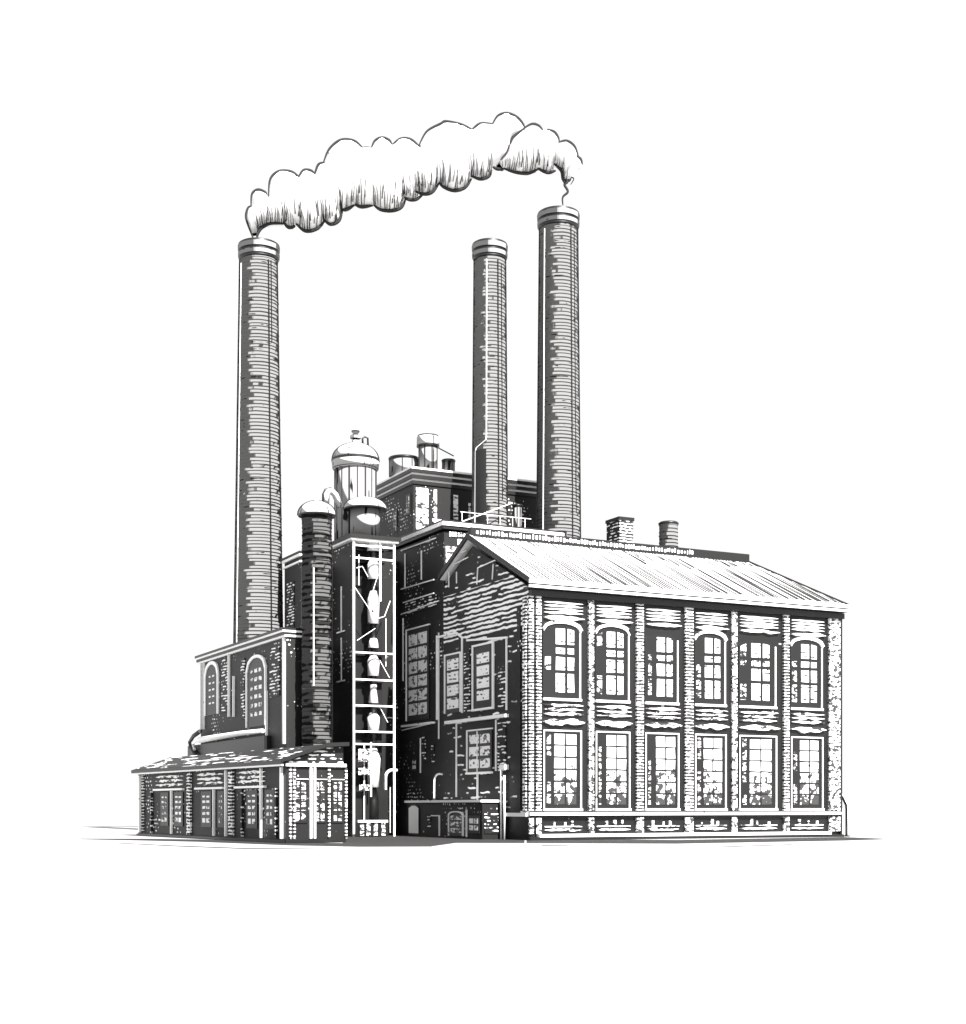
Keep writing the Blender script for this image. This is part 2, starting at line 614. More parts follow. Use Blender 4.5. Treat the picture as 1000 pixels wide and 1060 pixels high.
for bi, (a, b) in enumerate(bays):
    w = b - a
    arched = bi in (0, 1, 3, 5)
    ragged('F', 0, a + .07 * w, b - .12 * w, 11.10, 11.76, .12, 4).build('lintel_band', 'pale', hall)
    ragged('F', 0, a + .07 * w, b - .10 * w, 10.80, 11.06, .18, 1).build('lintel_moulding', 'pale', hall)
    x0, x1 = a + .05 * w, b - .17 * w
    up_top = 10.62 if arched else 10.50
    left = (.05, .20, 'pane_dim')
    cols = [left, (.34, .585, 'pane'), (.655, .83, 'pane')] if bi != 2 else [(.10, .2, 'pane_dim'), (.36, .60, 'pane'), (.665, .84, 'pane')]
    front_window(x0, x1, 6.98, up_top, cols, (1.35, 1.0, .58, 1.05), .40 if arched else .36, 'pane', .17, .22, 'right')
    if arched:
        O = arch_pts(x0 - .02, x1 + .10, 10.0, up_top + .21, .46, 14)
        I = arch_pts(x0 + .02, x1 + .02, 10.0, up_top + .16, .44, 14)
        O2 = arch_pts(x0 + .02, x1 + .05, 10.0, up_top + .12, .42, 14)
        I2 = arch_pts(x0 + .02, x1 + .0, 10.0, up_top + .05, .42, 14)
        am = MB()
        for i in range(2, len(O) - 1):
            if random.random() < .9:
                am.fpoly('F', 0, [O[i], O[i + 1], I[i + 1], I[i]], .006, .17)
            am.fpoly('F', 0, [O2[i], O2[i + 1], I2[i + 1], I2[i]], .006, .13)
        am.build('arch_moulding', 'trim', hall)
    ragged('F', 0, a + .07 * w, b - .12 * w, 6.10, 6.74, .14, 3).build('spandrel_band', 'band', hall)
    ragged('F', 0, a + .05 * w, b - .10 * w, 5.60, 6.02, .20, 1).build('spandrel_moulding', 'band', hall)
    y0, y1 = a + .06 * w, b - .15 * w
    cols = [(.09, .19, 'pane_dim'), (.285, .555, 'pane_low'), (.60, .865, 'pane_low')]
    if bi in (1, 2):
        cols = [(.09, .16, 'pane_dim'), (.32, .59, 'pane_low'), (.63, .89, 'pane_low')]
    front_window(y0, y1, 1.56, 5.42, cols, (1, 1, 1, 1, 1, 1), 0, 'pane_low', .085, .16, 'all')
    bm_ = MB()
    ragged('F', 0, a + .08 * w, b - .14 * w, .40, .60, .10, 1, bm_)
    bm_.fbox('F', 0, a + .08 * w, b - .14 * w, .004, .10, .64, .69)
    for q in (random.uniform(.2, .3), random.uniform(.42, .5), random.uniform(.6, .74)):
        bm_.fbox('F', 0, a + q * w, a + q * w + random.uniform(.06, .16), .004, .09, .69, random.uniform(.85, 1.0))
    bm_.build('basement_grille', 'band', hall)

# roof: two slopes, hipped at the far end
OH, OV = .35, .62
rk = .95 * 0 + (RZ - EAVE) / RV
zE = 12.62
RU1 = 17.9
rf = MB()
e0, e1 = (-OH, -OV, zE), (FL + .10, -OV, zE)
zB = zE + (RZ + .3 - zE) * (1 - (DV + .03 - RV) / (RV + OV))
b0, b1 = (-OH, DV + .03, zB), (FL + .10, DV + .03, zB)
r0, r1 = (-OH, RV, RZ + .3), (RU1, RV, RZ + .3)
th = .14
dn = lambda p: (p[0], p[1], p[2] - th)
i = len(rf.v)
rf.v += [e0, e1, b0, b1, r0, r1] + [dn(p) for p in (e0, e1, b0, b1, r0, r1)]
for f in [(0, 1, 5, 4), (3, 2, 4, 5), (1, 3, 5), (6, 10, 11, 7), (9, 11, 10, 8), (7, 11, 9), (0, 4, 10, 6), (4, 2, 8, 10), (0, 6, 7, 1), (1, 7, 9, 3), (2, 3, 9, 8)]:
    rf.f.append(f)
    rf.m.append(0)
# standing seams of the roof sheets, with broken lengths
sl = Vector((0, RV + OV, RZ + .3 - zE))
nseam = 92
for k in range(nseam):
    u = -OH + (FL + 1.0) * (k + .5 + random.uniform(-.2, .2)) / nseam
    tmax = 1.0 if u < RU1 else max(0.05, 1 - (u - RU1) / (FL + .10 - RU1))
    segs = []
    t = random.uniform(0.02, .05)
    while t < tmax - .03:
        L = random.uniform(.5, 1.1)
        segs.append((t, min(tmax - .02, t + L)))
        t += L + random.uniform(.02, .10)
    for t0, t1 in segs:
        if random.random() < .05:
            continue
        p = Vector((u, -OV, zE + .008)) + sl * t0
        q = Vector((u + random.uniform(-.05, .05), -OV, zE + .008)) + sl * t1
        rf.tube([p, (p + q) / 2 + Vector((random.uniform(-.03, .03), 0, .012)), q], random.uniform(.032, .052), 4, 1, lambda x: 1.15 - .6 * x)
roof = rf.build('roof', ['roof', 'line'], hall)
MB().box(-OH - .03, FL + .13, -OV - .10, -OV + .02, 12.24, 12.36).box(-OH - .02, FL + .12, -OV - .07, -OV + .02, 12.361, 12.439, 1).box(-OH - .03, FL + .13, -OV - .10, -OV + .02, 12.44, 12.62).box(-OH, FL + .05, -OV + .03, -.02, 12.22, 12.30, 1).build('gutter', ['trim', 'line'], roof)
# rake boards along the gable edge
MB().quad_prism([(-OH - .06, -OV, zE - .16), (-OH + .04, -OV, zE - .16), (-OH + .04, RV, RZ + .12), (-OH - .06, RV, RZ + .12)],
                [(-OH - .06, -OV, zE + .10), (-OH + .04, -OV, zE + .10), (-OH + .04, RV, RZ + .40), (-OH - .06, RV, RZ + .40)]).build('rake_board', 'line', roof)
MB().quad_prism([(-OH + .05, -OV, zE + .005), (-OH + .22, -OV, zE + .005), (-OH + .22, RV, RZ + .305), (-OH + .05, RV, RZ + .305)],
                [(-OH + .05, -OV, zE + .06), (-OH + .22, -OV, zE + .06), (-OH + .22, RV, RZ + .36), (-OH + .05, RV, RZ + .36)]).build('verge_strip', 'trim', roof)
MB().quad_prism([(-OH - .05, RV, RZ + .12), (-OH + .05, RV, RZ + .12), (-OH + .05, DV + .03, zB - .16), (-OH - .05, DV + .03, zB - .16)],
                [(-OH - .05, RV, RZ + .42), (-OH + .05, RV, RZ + .42), (-OH + .05, DV + .03, zB + .12), (-OH - .05, DV + .03, zB + .12)]).build('rake_board', 'line', roof)
# hip edge
MB().tube([(FL + .10, -OV, zE + .02), (RU1, RV, RZ + .32)], .07, 6).build('hip_edge', 'line', roof)
# ridge box with white ticks
rv = MB()
rv.box(-.2, RU1 - .05, RV - .12, RV + .22, RZ + .25, RZ + .74)
k = 0.1
while k < RU1 - 4:
    wv = random.uniform(.05, .14)
    rv.box(k, k + wv, RV - .15, RV - .118, RZ + .38 + random.uniform(0, .06), RZ + .60 + random.uniform(-.05, .06), 1)
    k += wv + random.uniform(.05, .12)
rv.build('ridge_vent', ['line', 'pale'], roof)

# gable bay: frames, windows, ledges
def gv(px, u=0.0):
    return G.v_at(px, u)


def gz(py, px, u=0.0):
    return G.z_at(py, u, gv(px, u))


def gable_line(mb, px0, py0, px1, py1, w=.10, d=.10):
    """straight pale moulding on the gable between two places"""
    v0, v1 = gv(px0), gv(px1)
    mb.tube([(-.06 - d * .3, v0, gz(py0, px0)), (-.06 - d * .3, v1, gz(py1, px1))], w * .7, 4)


mo = MB()
gable_line(mo, 454, 658, 454, 745, .10)
gable_line(mo, 454, 660, 474, 655, .11)
gable_line(mo, 474, 655, 480, 660, .10)
gable_line(mo, 480, 660, 480, 738, .09)
gable_line(mo, 485, 663, 527, 660, .10)
gable_line(mo, 526, 660, 526, 735, .08)
gable_line(mo, 496, 757, 496, 830, .09)
gable_line(mo, 474, 748, 474, 825, .07)
gable_line(mo, 515, 745, 515, 798, .07)
mo.build('moulding', 'trim', gable)
lg = MB()
lg.fbox('G', 0, gv(528), gv(465), .065, .30, 6.12, 6.28)
lg.build('ledge', 'trim', hall)
window(hall, 'G', -.06, gv(478.5), gv(463), gz(738, 470), gz(678, 470), (1,), (1, 1, 1, 1), pane='pane', reveal=.16, bar=.13, fw=.08, sides='LRT', sill=False)
window(hall, 'G', -.06, gv(512), gv(492), gz(733, 502), gz(668, 502), (1,), (1, 1, 1, 1), pane='pane', reveal=.34, bar=.12, fw=.10)
window(hall, 'G', -.06, gv(511), gv(486), gz(799, 499), gz(756, 499), (1, 1), (1, 1, 1), pane='pane_side', reveal=.12, bar=.16, fw=.07, sides='RT')
MB().fbox('G', -.06, gv(525), gv(517), .004, .05, gz(798, 521), gz(748, 521)).build('louvre', 'louvre', hall)
MB().fbox('G', -.06, gv(525), gv(517.5), .004, .05, gz(735, 521), gz(690, 521)).build('louvre', 'louvre', hall)
MB().fbox('G', -.06, gv(488), gv(482), .004, .05, gz(737, 485), gz(672, 485)).build('louvre', 'louvre', hall)
mo2 = MB()
for (a, b, c, d) in [(470, 578, 484, 570), (470, 585, 486, 577), (496, 588, 514, 580), (496, 588, 495, 605), (512, 584, 511, 600), (466, 608, 466, 592), (474, 604, 474, 592)]:
    gable_line(mo2, a, b, c, d, .05, .06)
mo2.build('gable_tracery', 'trim', gable)

# ------------------------------------------------------------------ downpipes and bent pipes by the hall
dp = thing('drainpipe', 'bent white drainpipe at the right end of the long front', 'pipe', FL + .2, .3)
ux = [G.u_at(px, .3) for px in (868.5, 872, 876.5, 877.5)]
pts = [(FL - .05, .3, 2.55), (ux[1], .3, 2.25), (ux[2], .3, 1.75), (ux[2] + .02, .3, 1.5), (ux[2] + .02, .3, .06)]
MB().tube(pts, .10, 8).build('pipe', 'line', dp, True)
MB().tube([(a - .015, b - .10, c) for a, b, c in pts], .055, 8).build('pipe_lining', 'pale', dp, True)
MB().lathe(ux[2] + .02, .3, [(.16, 0), (.16, .06), (.1, .09)], 12).build('foot', 'line', dp)
v_ = G.v_at(518, -.3)
dp = thing('drainpipe', 'straight double white drainpipe on the gable wall, left of the front corner', 'pipe', -.3, v_)
for k in (0, .34):
    MB().tube([(-.25, v_ - k, 0), (-.25, v_ - k, 3.55 - k)], .055, 8).build('pipe', 'pale', dp, True)
MB().box(-.32, -.07, v_ - .45, v_ + .10, 3.5, 3.75).build('hopper', 'trim', dp)

# ------------------------------------------------------------------ boiler house behind the hall
bh = thing('boiler_house', 'dark flat roofed boiler house rising behind the hall ridge', 'building', 0, 9.66)
BV0, BV1 = 9.66, 17.6
MB().box(.0, 7.5, BV0, BV1, 0, 16.7).build('wall', 'brick_side', bh)
MB().fbox('F', BV0, .1, 2.2, .004, .03, 12.6, 15.9).build('white_brick_patch', 'quoin', bh)
cz = 17.1
cm = MB()
cm.box(-.22, 7.6, BV0 - .28, BV1, cz - .10, cz + .10, 0).box(-.15, 7.55, BV0 - .20, BV1, cz - .28, cz - .11, 1)
cm.box(-.20, 7.58, BV0 - .24, BV1, cz + .101, cz + .2, 1)
cm.build('cornice', ['trim', 'line'], bh)
cm = MB()
k = .3
while k < 5.0:
    wv = random.uniform(.08, .18)
    cm.fbox('F', BV0, k, k + wv, .004, .07, 16.42 + random.uniform(0, .08), 16.74 + random.uniform(-.06, 0))
    k += wv + random.uniform(.05, .1)
cm.fbox('F', BV0, .8, 7.0, .004, .06, 16.02, 16.34)
cm.build('frieze_band', 'band', bh)
MB().fbox('F', BV0, 6.62, 6.98, .01, .3, 15.6, 16.75).build('pier', 'pale', bh)
MB().fbox('F', BV0, 7.42, 7.56, .01, .34, 15.4, 17.3).build('end_post', 'line', bh)


def bv(px):
    return G.v_at(px, 0)


def bz(py, px):
    return G.z_at(py, 0, bv(px))


def bline(mb, px0, py0, px1, py1, w=.08):
    mb.tube([(-.05, bv(px0), bz(py0, px0)), (-.05, bv(px1), bz(py1, px1))], w * .7, 4)


bm2 = MB()
for q in [(416, 570, 452, 557), (420, 573, 420, 608), (416, 610, 450, 600), (418, 624, 450, 614), (416, 636, 455, 622), (437, 570, 437, 600), (418, 640, 418, 705),
          (417, 756, 451, 748), (436, 764, 436, 800), (455, 655, 455, 765)]:
    bline(bm2, *q, w=.06)
bm2.build('moulding', 'trim', bh)
MB().fbox('G', 0, bv(452), bv(420), .004, .04, bz(632, 436), bz(619, 436)).build('brick_strip', 'louvre', bh)
window(bh, 'G', 0, bv(445), bv(422), bz(745, 434), bz(650, 434), (1, 1), (1, 1, 1, 1, 1, 1), pane='pane_side', reveal=.22, bar=.14, fw=.07, sides='RT', sill=False)
MB().fbox('G', 0, bv(450), bv(418), .01, .2, bz(751, 434), bz(749, 434)).build('ledge', 'trim', bh)
window(bh, 'G', 0, bv(432), bv(427), bz(798, 430), bz(785, 430), (1, 1), (1, 1), pane='pane_side', reveal=.08, bar=.08, framemat=None, sill=False)
MB().fbox('G', 0, bv(441), bv(437), .004, .04, bz(790, 439), bz(762, 439)).fbox('G', 0, bv(450), bv(447), .004, .04, bz(790, 449), bz(770, 449)).build('louvre', 'louvre', bh)

# lower range continuing right behind the ridge
lr = thing('rear_range', 'low dark parapet of the rear range beside the tall right chimney', 'building', 7.6, 9.7)
MB().box(7.62, 13.2, 9.7, 16.5, 0, 16.55).build('wall', 'brick_side', lr)
MB().box(7.62, 13.4, 9.5, 16.6, 16.55, 16.85).build('parapet', 'line', lr)

# upper block with its cornice, standing on the boiler house roof
uc = thing('roof_house', 'dark square block with white cornice on the boiler house roof, left of the middle chimney', 'building', 1, 15.0, 17.3)
UV0 = 15.0
ucv = G.v_at(428, 1)
UV0 = ucv
uz = G.z_at(492, 1, UV0)
MB().box(1, 9.5, UV0, 21.5, 10, uz - .5).build('wall', 'brick_side', uc)
cm = MB()
for i in range(3):
    cm.box(.92 - .10 * i, 9.6, UV0 - .08 - .10 * i, 21.6, uz - .5 + .32 * i, uz - .5 + .32 * i + .20, 1)
    cm.box(.95 - .10 * i, 9.58, UV0 - .05 - .10 * i, 21.5, uz - .5 + .32 * i + .201, uz - .5 + .32 * i + .319, 0)
cm.build('cornice', ['trim', 'line'], uc)
MB().fbox('F', UV0, .15 + 1, 1.95, .004, .05, uz - 3.6, uz - .7).build('white_brick_patch', 'band', uc)
cm = MB()
for (a, b, c, d) in [(2.3, 2.5, 3, .7), (3.6, 3.9, 2.8, .9), (2.2, 5.4, 2.6, 2.45), (2.2, 5.4, 3.2, 3.05), (4.6, 4.75, 2.2, 1.3), (5.2, 5.3, 2.3, 1.2)]:
    cm.fbox('F', UV0, a, b, .004, .05, uz - c, uz - d)
cm.build('pipework_panel', 'band', uc)
window(uc, 'G', 1, UV0 + .4, UV0 + 1.0, uz - 2.2, uz - 1.0, (1, 1), (1, 1, 1), pane='pane_dim', reveal=.08, bar=.1, framemat=None, sill=False)
window(uc, 'G', 1, UV0 + 2.3, UV0 + 2.9, uz - 2.9, uz - 1.6, (1, 1), (1, 1), pane='pane_dim', reveal=.08, bar=.1, framemat=None, sill=False)
# roof railing and sloping pipes on the boiler house deck
rl = thing('roof_railing', 'thin white railing and slanting pipes on the boiler house deck before the upper block', 'railing', 2.2, 10.6, 17.3)
rm = MB()
for k in range(6):
    rm.tube([(1.6 + k * .8, 10.7, 17.3), (1.6 + k * .8, 10.7, 18.1)], .022, 4)
rm.tube([(1.5, 10.7, 18.1), (6.0, 10.7, 18.1)], .022, 4)
rm.build('rail', 'pale', rl)
MB().tube([(1.7, 11.3, 17.6), (5.0, 11.3, 19.0)], .03, 5).build('pipe', 'pale', rl)

# ------------------------------------------------------------------ round and square plant on the upper block
RT = uz + .46


def drum(label, px0, px1, py_top, v, name='roof_tank', mat='vessel', cap=True, base=RT):
    k0, k1 = G.u_at(px0, v), G.u_at(px1, v)
    c = (k0 + k1) / 2
    Y = G.w(c, v)[1]
    r = (px1 - px0) / 2 / 1500 * Y
    zt = G.z_at(py_top, c, v)
    t = thing(name, label, 'tank', c, v, base, 'plant on the upper block roof')
    MB().lathe(c, v, [(r, base), (r, zt - .12)], 32).build('shell', mat, t, True)
    if cap:
        MB().lathe(c, v, [(r + .05, zt - .14), (r + .07, zt - .06), (r + .03, zt), (r * .3, zt + .02)], 32).build('lid', 'line', t, True)
        n = 9
        sm = MB()
        for i in range(n):
            a = 2 * PI * i / n
            sm.tube([(c + math.cos(a) * r, v + math.sin(a) * r, base), (c + math.cos(a) * r, v + math.sin(a) * r, zt - .14)], .035, 4)
        sm.build('seam', 'line', t)
    return t


drum('wide squat round tank at the left edge of the upper block roof', 403, 433, 474, UV0 + 2.6)
drum('small round tank at the right of the tall vent stack', 458, 470.5, 476, UV0 + 1.0)
drum('smallest round tank on the boiler house deck between two chimneys', 531, 540, 522.5, 13.5, base=17.3)
vs = thing('vent_stack', 'tall pale vent stack with rounded head on the upper block roof', 'vent', G.u_at(443, UV0 + 1.2), UV0 + 1.2, RT)
k0, k1 = G.u_at(431, UV0 + 1.2), G.u_at(455, UV0 + 1.2)
zt = G.z_at(450, k0, UV0 + 1.2)
cc = (k0 + k1) / 2
rr = .62
MB().lathe(cc, UV0 + 1.2, [(rr * .92, RT), (rr * .92, zt - .55)], 32).build('shaft', 'vessel', vs, True)
MB().lathe(cc, UV0 + 1.2, [(rr + .02, zt - .60), (rr + .06, zt - .52), (rr + .05, zt - .1), (rr - .06, zt), (rr * .4, zt + .03)], 32, 0).build('head', 'dome', vs, True)
MB().lathe(cc, UV0 + 1.2, [(rr + .07, zt - .66), (rr + .07, zt - .58)], 32).lathe(cc, UV0 + 1.2, [(rr + .0, zt - .03), (rr + .0, zt + .02), (.1, zt + .05)], 32).build('band', 'line', vs)
MB().tube([(cc + rr, UV0 + 1.2, zt - .6), (cc + rr + 1.1, UV0 + 1.2, zt - 1.0)], .04, 5).build('stay_rod', 'line', vs)
sm = MB()
for i in range(8):
    a = 2 * PI * i / 8
    sm.tube([(cc + math.cos(a) * rr * .92, UV0 + 1.2 + math.sin(a) * rr * .92, RT), (cc + math.cos(a) * rr * .92, UV0 + 1.2 + math.sin(a) * rr * .92, zt - .6)], .045, 4)
sm.build('seam', 'line', vs)

# ------------------------------------------------------------------ tall chimneys


def courses(x, y, R, z0, z1, n=96, wav=1.0):
    """round brick shaft: every course leans out a little at its foot, so each throws its own fine shade line"""
    sm = MB()
    rings = []
    sd = random.uniform(0, 90)
    row, z = 0, z0
    while z < z1:
        h = min(random.uniform(.17, .235), max(.05, z1 - z))
        d = random.uniform(.014, .040)
        row += 1
        for zz_, off in ((z, 0.0), (z + h * random.uniform(.26, .36), d)):
            ring = []
            for j in range(n):
                a = 2 * PI * j / n
                wv = .036 * mnoise.noise(Vector((math.cos(a) * 2.2, math.sin(a) * 2.2, row * 3.7 + sd))) + .014 * mnoise.noise(Vector((math.cos(a) * 6, math.sin(a) * 6, row * 5.1 + sd)))
                rr_ = R(zz_) + off + wv * wav - .02
                ring.append((x + math.cos(a) * rr_, y + math.sin(a) * rr_, zz_))
            rings.append(ring)
        z += h
    rings.append([(x + math.cos(2 * PI * j / n) * R(z1), y + math.sin(2 * PI * j / n) * R(z1), z1 + .04) for j in range(n)])
    for ring in rings:
        sm.v += ring
    for i in range(len(rings) - 1):
        for j in range(n):
            j2 = (j + 1) % n
            sm.f.append((i * n + j, i * n + j2, (i + 1) * n + j2, (i + 1) * n + j))
            sm.m.append(0)
    return sm


def chimney(label, px, py_top, py_base, wt, wb, u, v, z0, rods):
    x, y = G.w(u, v)
    zt = 1.6 + (836 - py_top) * (y - wt * y / 3000) / 1500
    zbase = 1.6 + (836 - py_base) * y / 1500
    k = y / 1500 / 2
    rt, rb = wt * k, wb * k
    sl = (rb - rt) / (zt - zbase)
    r0 = rb + sl * (zbase - z0)
    R = lambda z: rt + (zt - z) * sl
    t = free_thing('chimney', label, 'chimney', x, y, z0, 'tall brick chimneys')
    courses(x, y, R, z0, zt - 1.05).build('shaft', 'stack', t)
    c = .07
    prof = [(rt + .01, zt - .98), (rt + c, zt - .94), (rt + c, zt - .86), (rt + c * 1.8, zt - .82), (rt + c * 2.0, zt - .60), (rt + c, zt - .56),
            (rt + c, zt - .46), (rt + c * 2.0, zt - .42), (rt + c * 2.2, zt - .16), (rt + c * 1.7, zt - .04), (rt + c * .8, zt), (rt * .78, zt + .02), (rt * .78, zt - .3)]
    mis = [1, 1, 1, 0, 1, 1, 1, 0, 1, 1, 0, 1]
    MB().lathe(x, y, prof, 64, 1, mis).build('crown', ['stack_crown', 'line'], t)
    rods = rods + [('edge_band', 'line', [(-.985, .9), (-.985, zt - z0)], .05), ('edge_band', 'line', [(.985, .9), (.985, zt - z0)], .05)]
    for name, mat, pts, w in rods:
        P = []
        for q, h in pts:           # q: where across the face, h: metres below the top
            z = zt - h
            a = math.asin(max(-1, min(1, q)))
            r_ = R(z) + .02
            P.append((x + math.sin(a) * r_, y - math.cos(a) * r_, z))
        MB().tube(P, w, 5).build(name, mat, t)
    return t, rt, zt, (x, y)


V2 = 13.0
u2 = G.u_at(507, V2)
u3 = G.u_at(578, V2)
u1 = -7.0
v1 = G.v_at(268, u1)
c1 = chimney('tall smoking brick chimney at the far left on the left block', 268, 246, 655, 38, 50, u1, v1, 10.4,
             [('ladder_rail', 'line', [(.62, 1.2), (.62, 10), (.63, 23.5)], .045), ('conduit', 'trim', [(-.84, 1.3), (-.82, 13), (-.8, 23.6)], .028),
              ('ladder_rail', 'line', [(.74, 1.2), (.74, 6)], .03)])
c2 = chimney('shortest smokeless brick chimney in the middle with a pale jogged conduit', 507, 246.5, 532, 32, 36, u2, V2, 17.2,
             [('conduit', 'pale', [(-.2, 1.2), (-.2, 11.3), (-.22, 11.6), (-.78, 12.0), (-.82, 12.2), (-.82, 16.4)], .032), ('ladder_rail', 'line', [(.5, 1.2), (.5, 16.4)], .04),
              ('ladder_rail', 'line', [(.72, 1.4), (.72, 15)], .025)])
# dark sleeve round the left front of the middle chimney's foot
ct, crt, czt, (cx_, cy_) = c2
sl_ = MB()
ring0, ring1 = [], []
na = 14
R_ = lambda z: crt + (czt - z) * (36 - 32) / (532 - 246.5) * .5
for k in range(na):
    a = math.radians(-100 + 88 * k / (na - 1))
    for zz_, lst in ((17.0, ring0), (czt - 12.15, ring1)):
        r_ = R_(zz_) + .045
        lst.append((cx_ + math.sin(a) * r_, cy_ - math.cos(a) * r_, zz_))
for k in range(na - 1):
    inn = lambda p: (cx_ + (p[0] - cx_) * .93, cy_ + (p[1] - cy_) * .93, p[2])
    A, B, C, D = ring0[k], ring0[k + 1], ring1[k + 1], ring1[k]
    sl_.quad_prism([inn(A), inn(B), inn(C), inn(D)], [A, B, C, D])
sl_.build('sleeve', 'line', ct)
c3 = chimney('tallest smoking brick chimney at the right behind the hall roof', 578, 213, 550, 39, 45, u3, V2, 16.6,
             [('conduit', 'trim', [(-.74, 1.2), (-.73, 10), (-.72, 20)], .03), ('ladder_rail', 'line', [(.6, 1.2), (.6, 20.5)], .04), ('ladder_rail', 'line', [(.78, 1.4), (.78, 18)], .025)])

# short chimneys behind the ridge of the hall
sv = 8.0
k0, k1 = G.u_at(641, sv - .6), G.u_at(655.5, sv - .6)
zz = G.z_at(538, k0, sv)
s1 = thing('roof_chimney', 'short square brick chimney behind the hall ridge, with one dark side', 'chimney', k0, sv - .6, 13.5, 'short chimneys on the hall roof')
MB().box(k0, k1, sv - .6, sv + .75, 13.5, zz - .1).build('stack', 'louvre', s1)
MB().fbox('F', sv - .6, k0 + .02, k1 - .02, .004, .03, 15, zz - .15).build('white_face', 'pilaster', s1)
MB().box(k0 - .05, k1 + .05, sv - .65, sv + .8, zz - .1, zz + .08).build('cap', 'line', s1)
k0 = G.u_at(692, sv)
zz = G.z_at(541, k0, sv)
s2 = thing('roof_chimney', 'short round chimney pot behind the hall ridge, right of the square one', 'chimney', k0, sv, 13.5, 'short chimneys on the hall roof')
courses(k0, sv, lambda z: .55, 13.5, zz - .14, 48, .6).build('stack', 'stack', s2)
MB().lathe(k0, sv, [(.58, zz - .14), (.6, zz - .05), (.5, zz + .03), (.2, zz + .04)], 32).build('cap', 'line', s2, True)


def dome_ribs(t, cx, cy, prof, n, w=.045):
    """seam ribs running over a dome"""
    rb = MB()
    x, y = G.w(cx, cy)
    va = math.atan2(y, x) - ANG                 # ribs start square to the front of the works
    for i in range(n):
        a = va + PI / 2 + 2 * PI * i / n
        rb.tube([(cx + math.cos(a) * (r + .01), cy + math.sin(a) * (r + .01), z) for r, z in prof], w, 5)
    rb.build('dome_rib', 'line', t)


# ------------------------------------------------------------------ open frame tower
TU0, TU1, TV0, TV1 = -4.37, -1.96, 12.0, 15.4
TZ = 16.55
tw = thing('frame_tower', 'tall open steel frame tower with white posts and floors carrying two domed tanks', 'tower', TU0, TV0)
pw = .055
for a in (TU0, TU1):
    for b in (TV0, TV1):
        MB().box(a - pw, a + pw, b - pw, b + pw, 0, TZ - .3).build('post', 'pale', tw)
lv = [562, 573.5, 578.5, 674.5, 702, 729, 757, 768, 797]
zl = [G.z_at(p, TU0, TV0) for p in (564, 577, 675, 703, 730, 757, 770)]
for k, z in enumerate(zl):
    MB().box(TU0 + pw, TU1 - pw, TV0 - .05, TV0 + .05, z - .045, z + .045).build('beam', 'pale', tw)
    MB().box(TU0 + .10, TU1 - .10, TV0 + 1.1, TV1 - .2, z - .04, z + .03).build('floor_plate', 'line', tw)
bx = MB()
bx.box(TU0 - .2, TU1 + .2, TV0 - .2, TV1 + .2, TZ - .3, TZ - .2, 1).box(TU0 - .3, TU1 + .3, TV0 - .3, TV1 + .3, TZ - .19, TZ)
bx.build('top_deck', ['line', 'trim'], tw)
# bracing on the open face
br = MB()
for (a, b, c, d) in [(.62, .86, .45, .74), (.05, .78, .50, .64), (.1, .50, .55, .57), (.66, .40, .9, .31), (.64, .16, .86, .07)]:
    f = lambda p, q: (TU0 + (TU1 - TU0) * p, TV0 + .10, 5.6 + (TZ - 6.2) * q)
    MB().tube([f(a, b), f(c, d)], .022, 4).build('brace', 'pale', tw)
MB().box(TU0 + 1.55, TU0 + 1.65, TV0 + .0, TV0 + .1, 13.0, TZ - .3).box(TU0 + 1.0, TU0 + 1.08, TV0 + .0, TV0 + .08, 2.2, 5.2).build('hanger', 'pale', tw)
# dark cladding on the side of the tower with its thin white ribs
MB().box(TU0 - .02, TU0 + .06, TV0 + .14, TV1 - .14, 0.05, TZ - .35).build('side_cladding', 'brick_side', tw)
sb = MB()
for z0, z1 in ((G.z_at(654, TU0, 13.7), G.z_at(607, TU0, 13.7)), (G.z_at(705, TU0, 13.7), G.z_at(660, TU0, 13.7))):
    sb.box(TU0 - .07, TU0 - .02, 13.68, 13.76, z0, z1)
    sb.box(TU0 - .07, TU0 - .02, 13.2, 14.4, z0 - .03, z0 + .04)
sb.build('side_rib', 'pale', tw)
MB().box(TU0 + .1, TU1 - .1, TV0 + 1.5, TV0 + 1.6, 0.05, TZ - .35).build('back_cladding', 'line', tw)
MB().box(TU0 + .12, TU1 - .12, TV0 + .5, TV0 + .56, 0.02, 2.6).build('base_panel', 'line', tw)

# process column inside the tower
pc = thing('process_column', 'flaky white process column standing inside the frame tower', 'column', -3.0, 13.0)
pu, pv = G.u_at(386.5, 12.6), 12.6
pr = MB()
prof = []
cmis = [1, 1]
for py0, py1, r0, r1 in [(815, 775, .36, .46), (757, 738, .36, .42), (728, 709, .34, .20), (700, 679, .36, .40), (671, 661, .36, .28), (646, 612, .36, .40), (600, 579, .38, .40), (571, 562, .40, .40)]:
    za, zb = G.z_at(py0, pu, pv), G.z_at(py1, pu, pv)
    prof += [(.17, za - .02), (r0 * .85, za), (r1 * .85, (za + zb * 3) / 4), (.19, zb)]
    cmis += [1, 0, 0, 0]
pr.lathe(pu, pv, [(.3, 0), (.3, 2.0)] + prof, 28, 0, [1] + [q for q in cmis[2:]][:0] + [1] + [(0 if i % 4 in (1, 2) else 1) for i in range(len(prof) - 1)])
pr.build('shell', ['column', 'line'], pc, True)

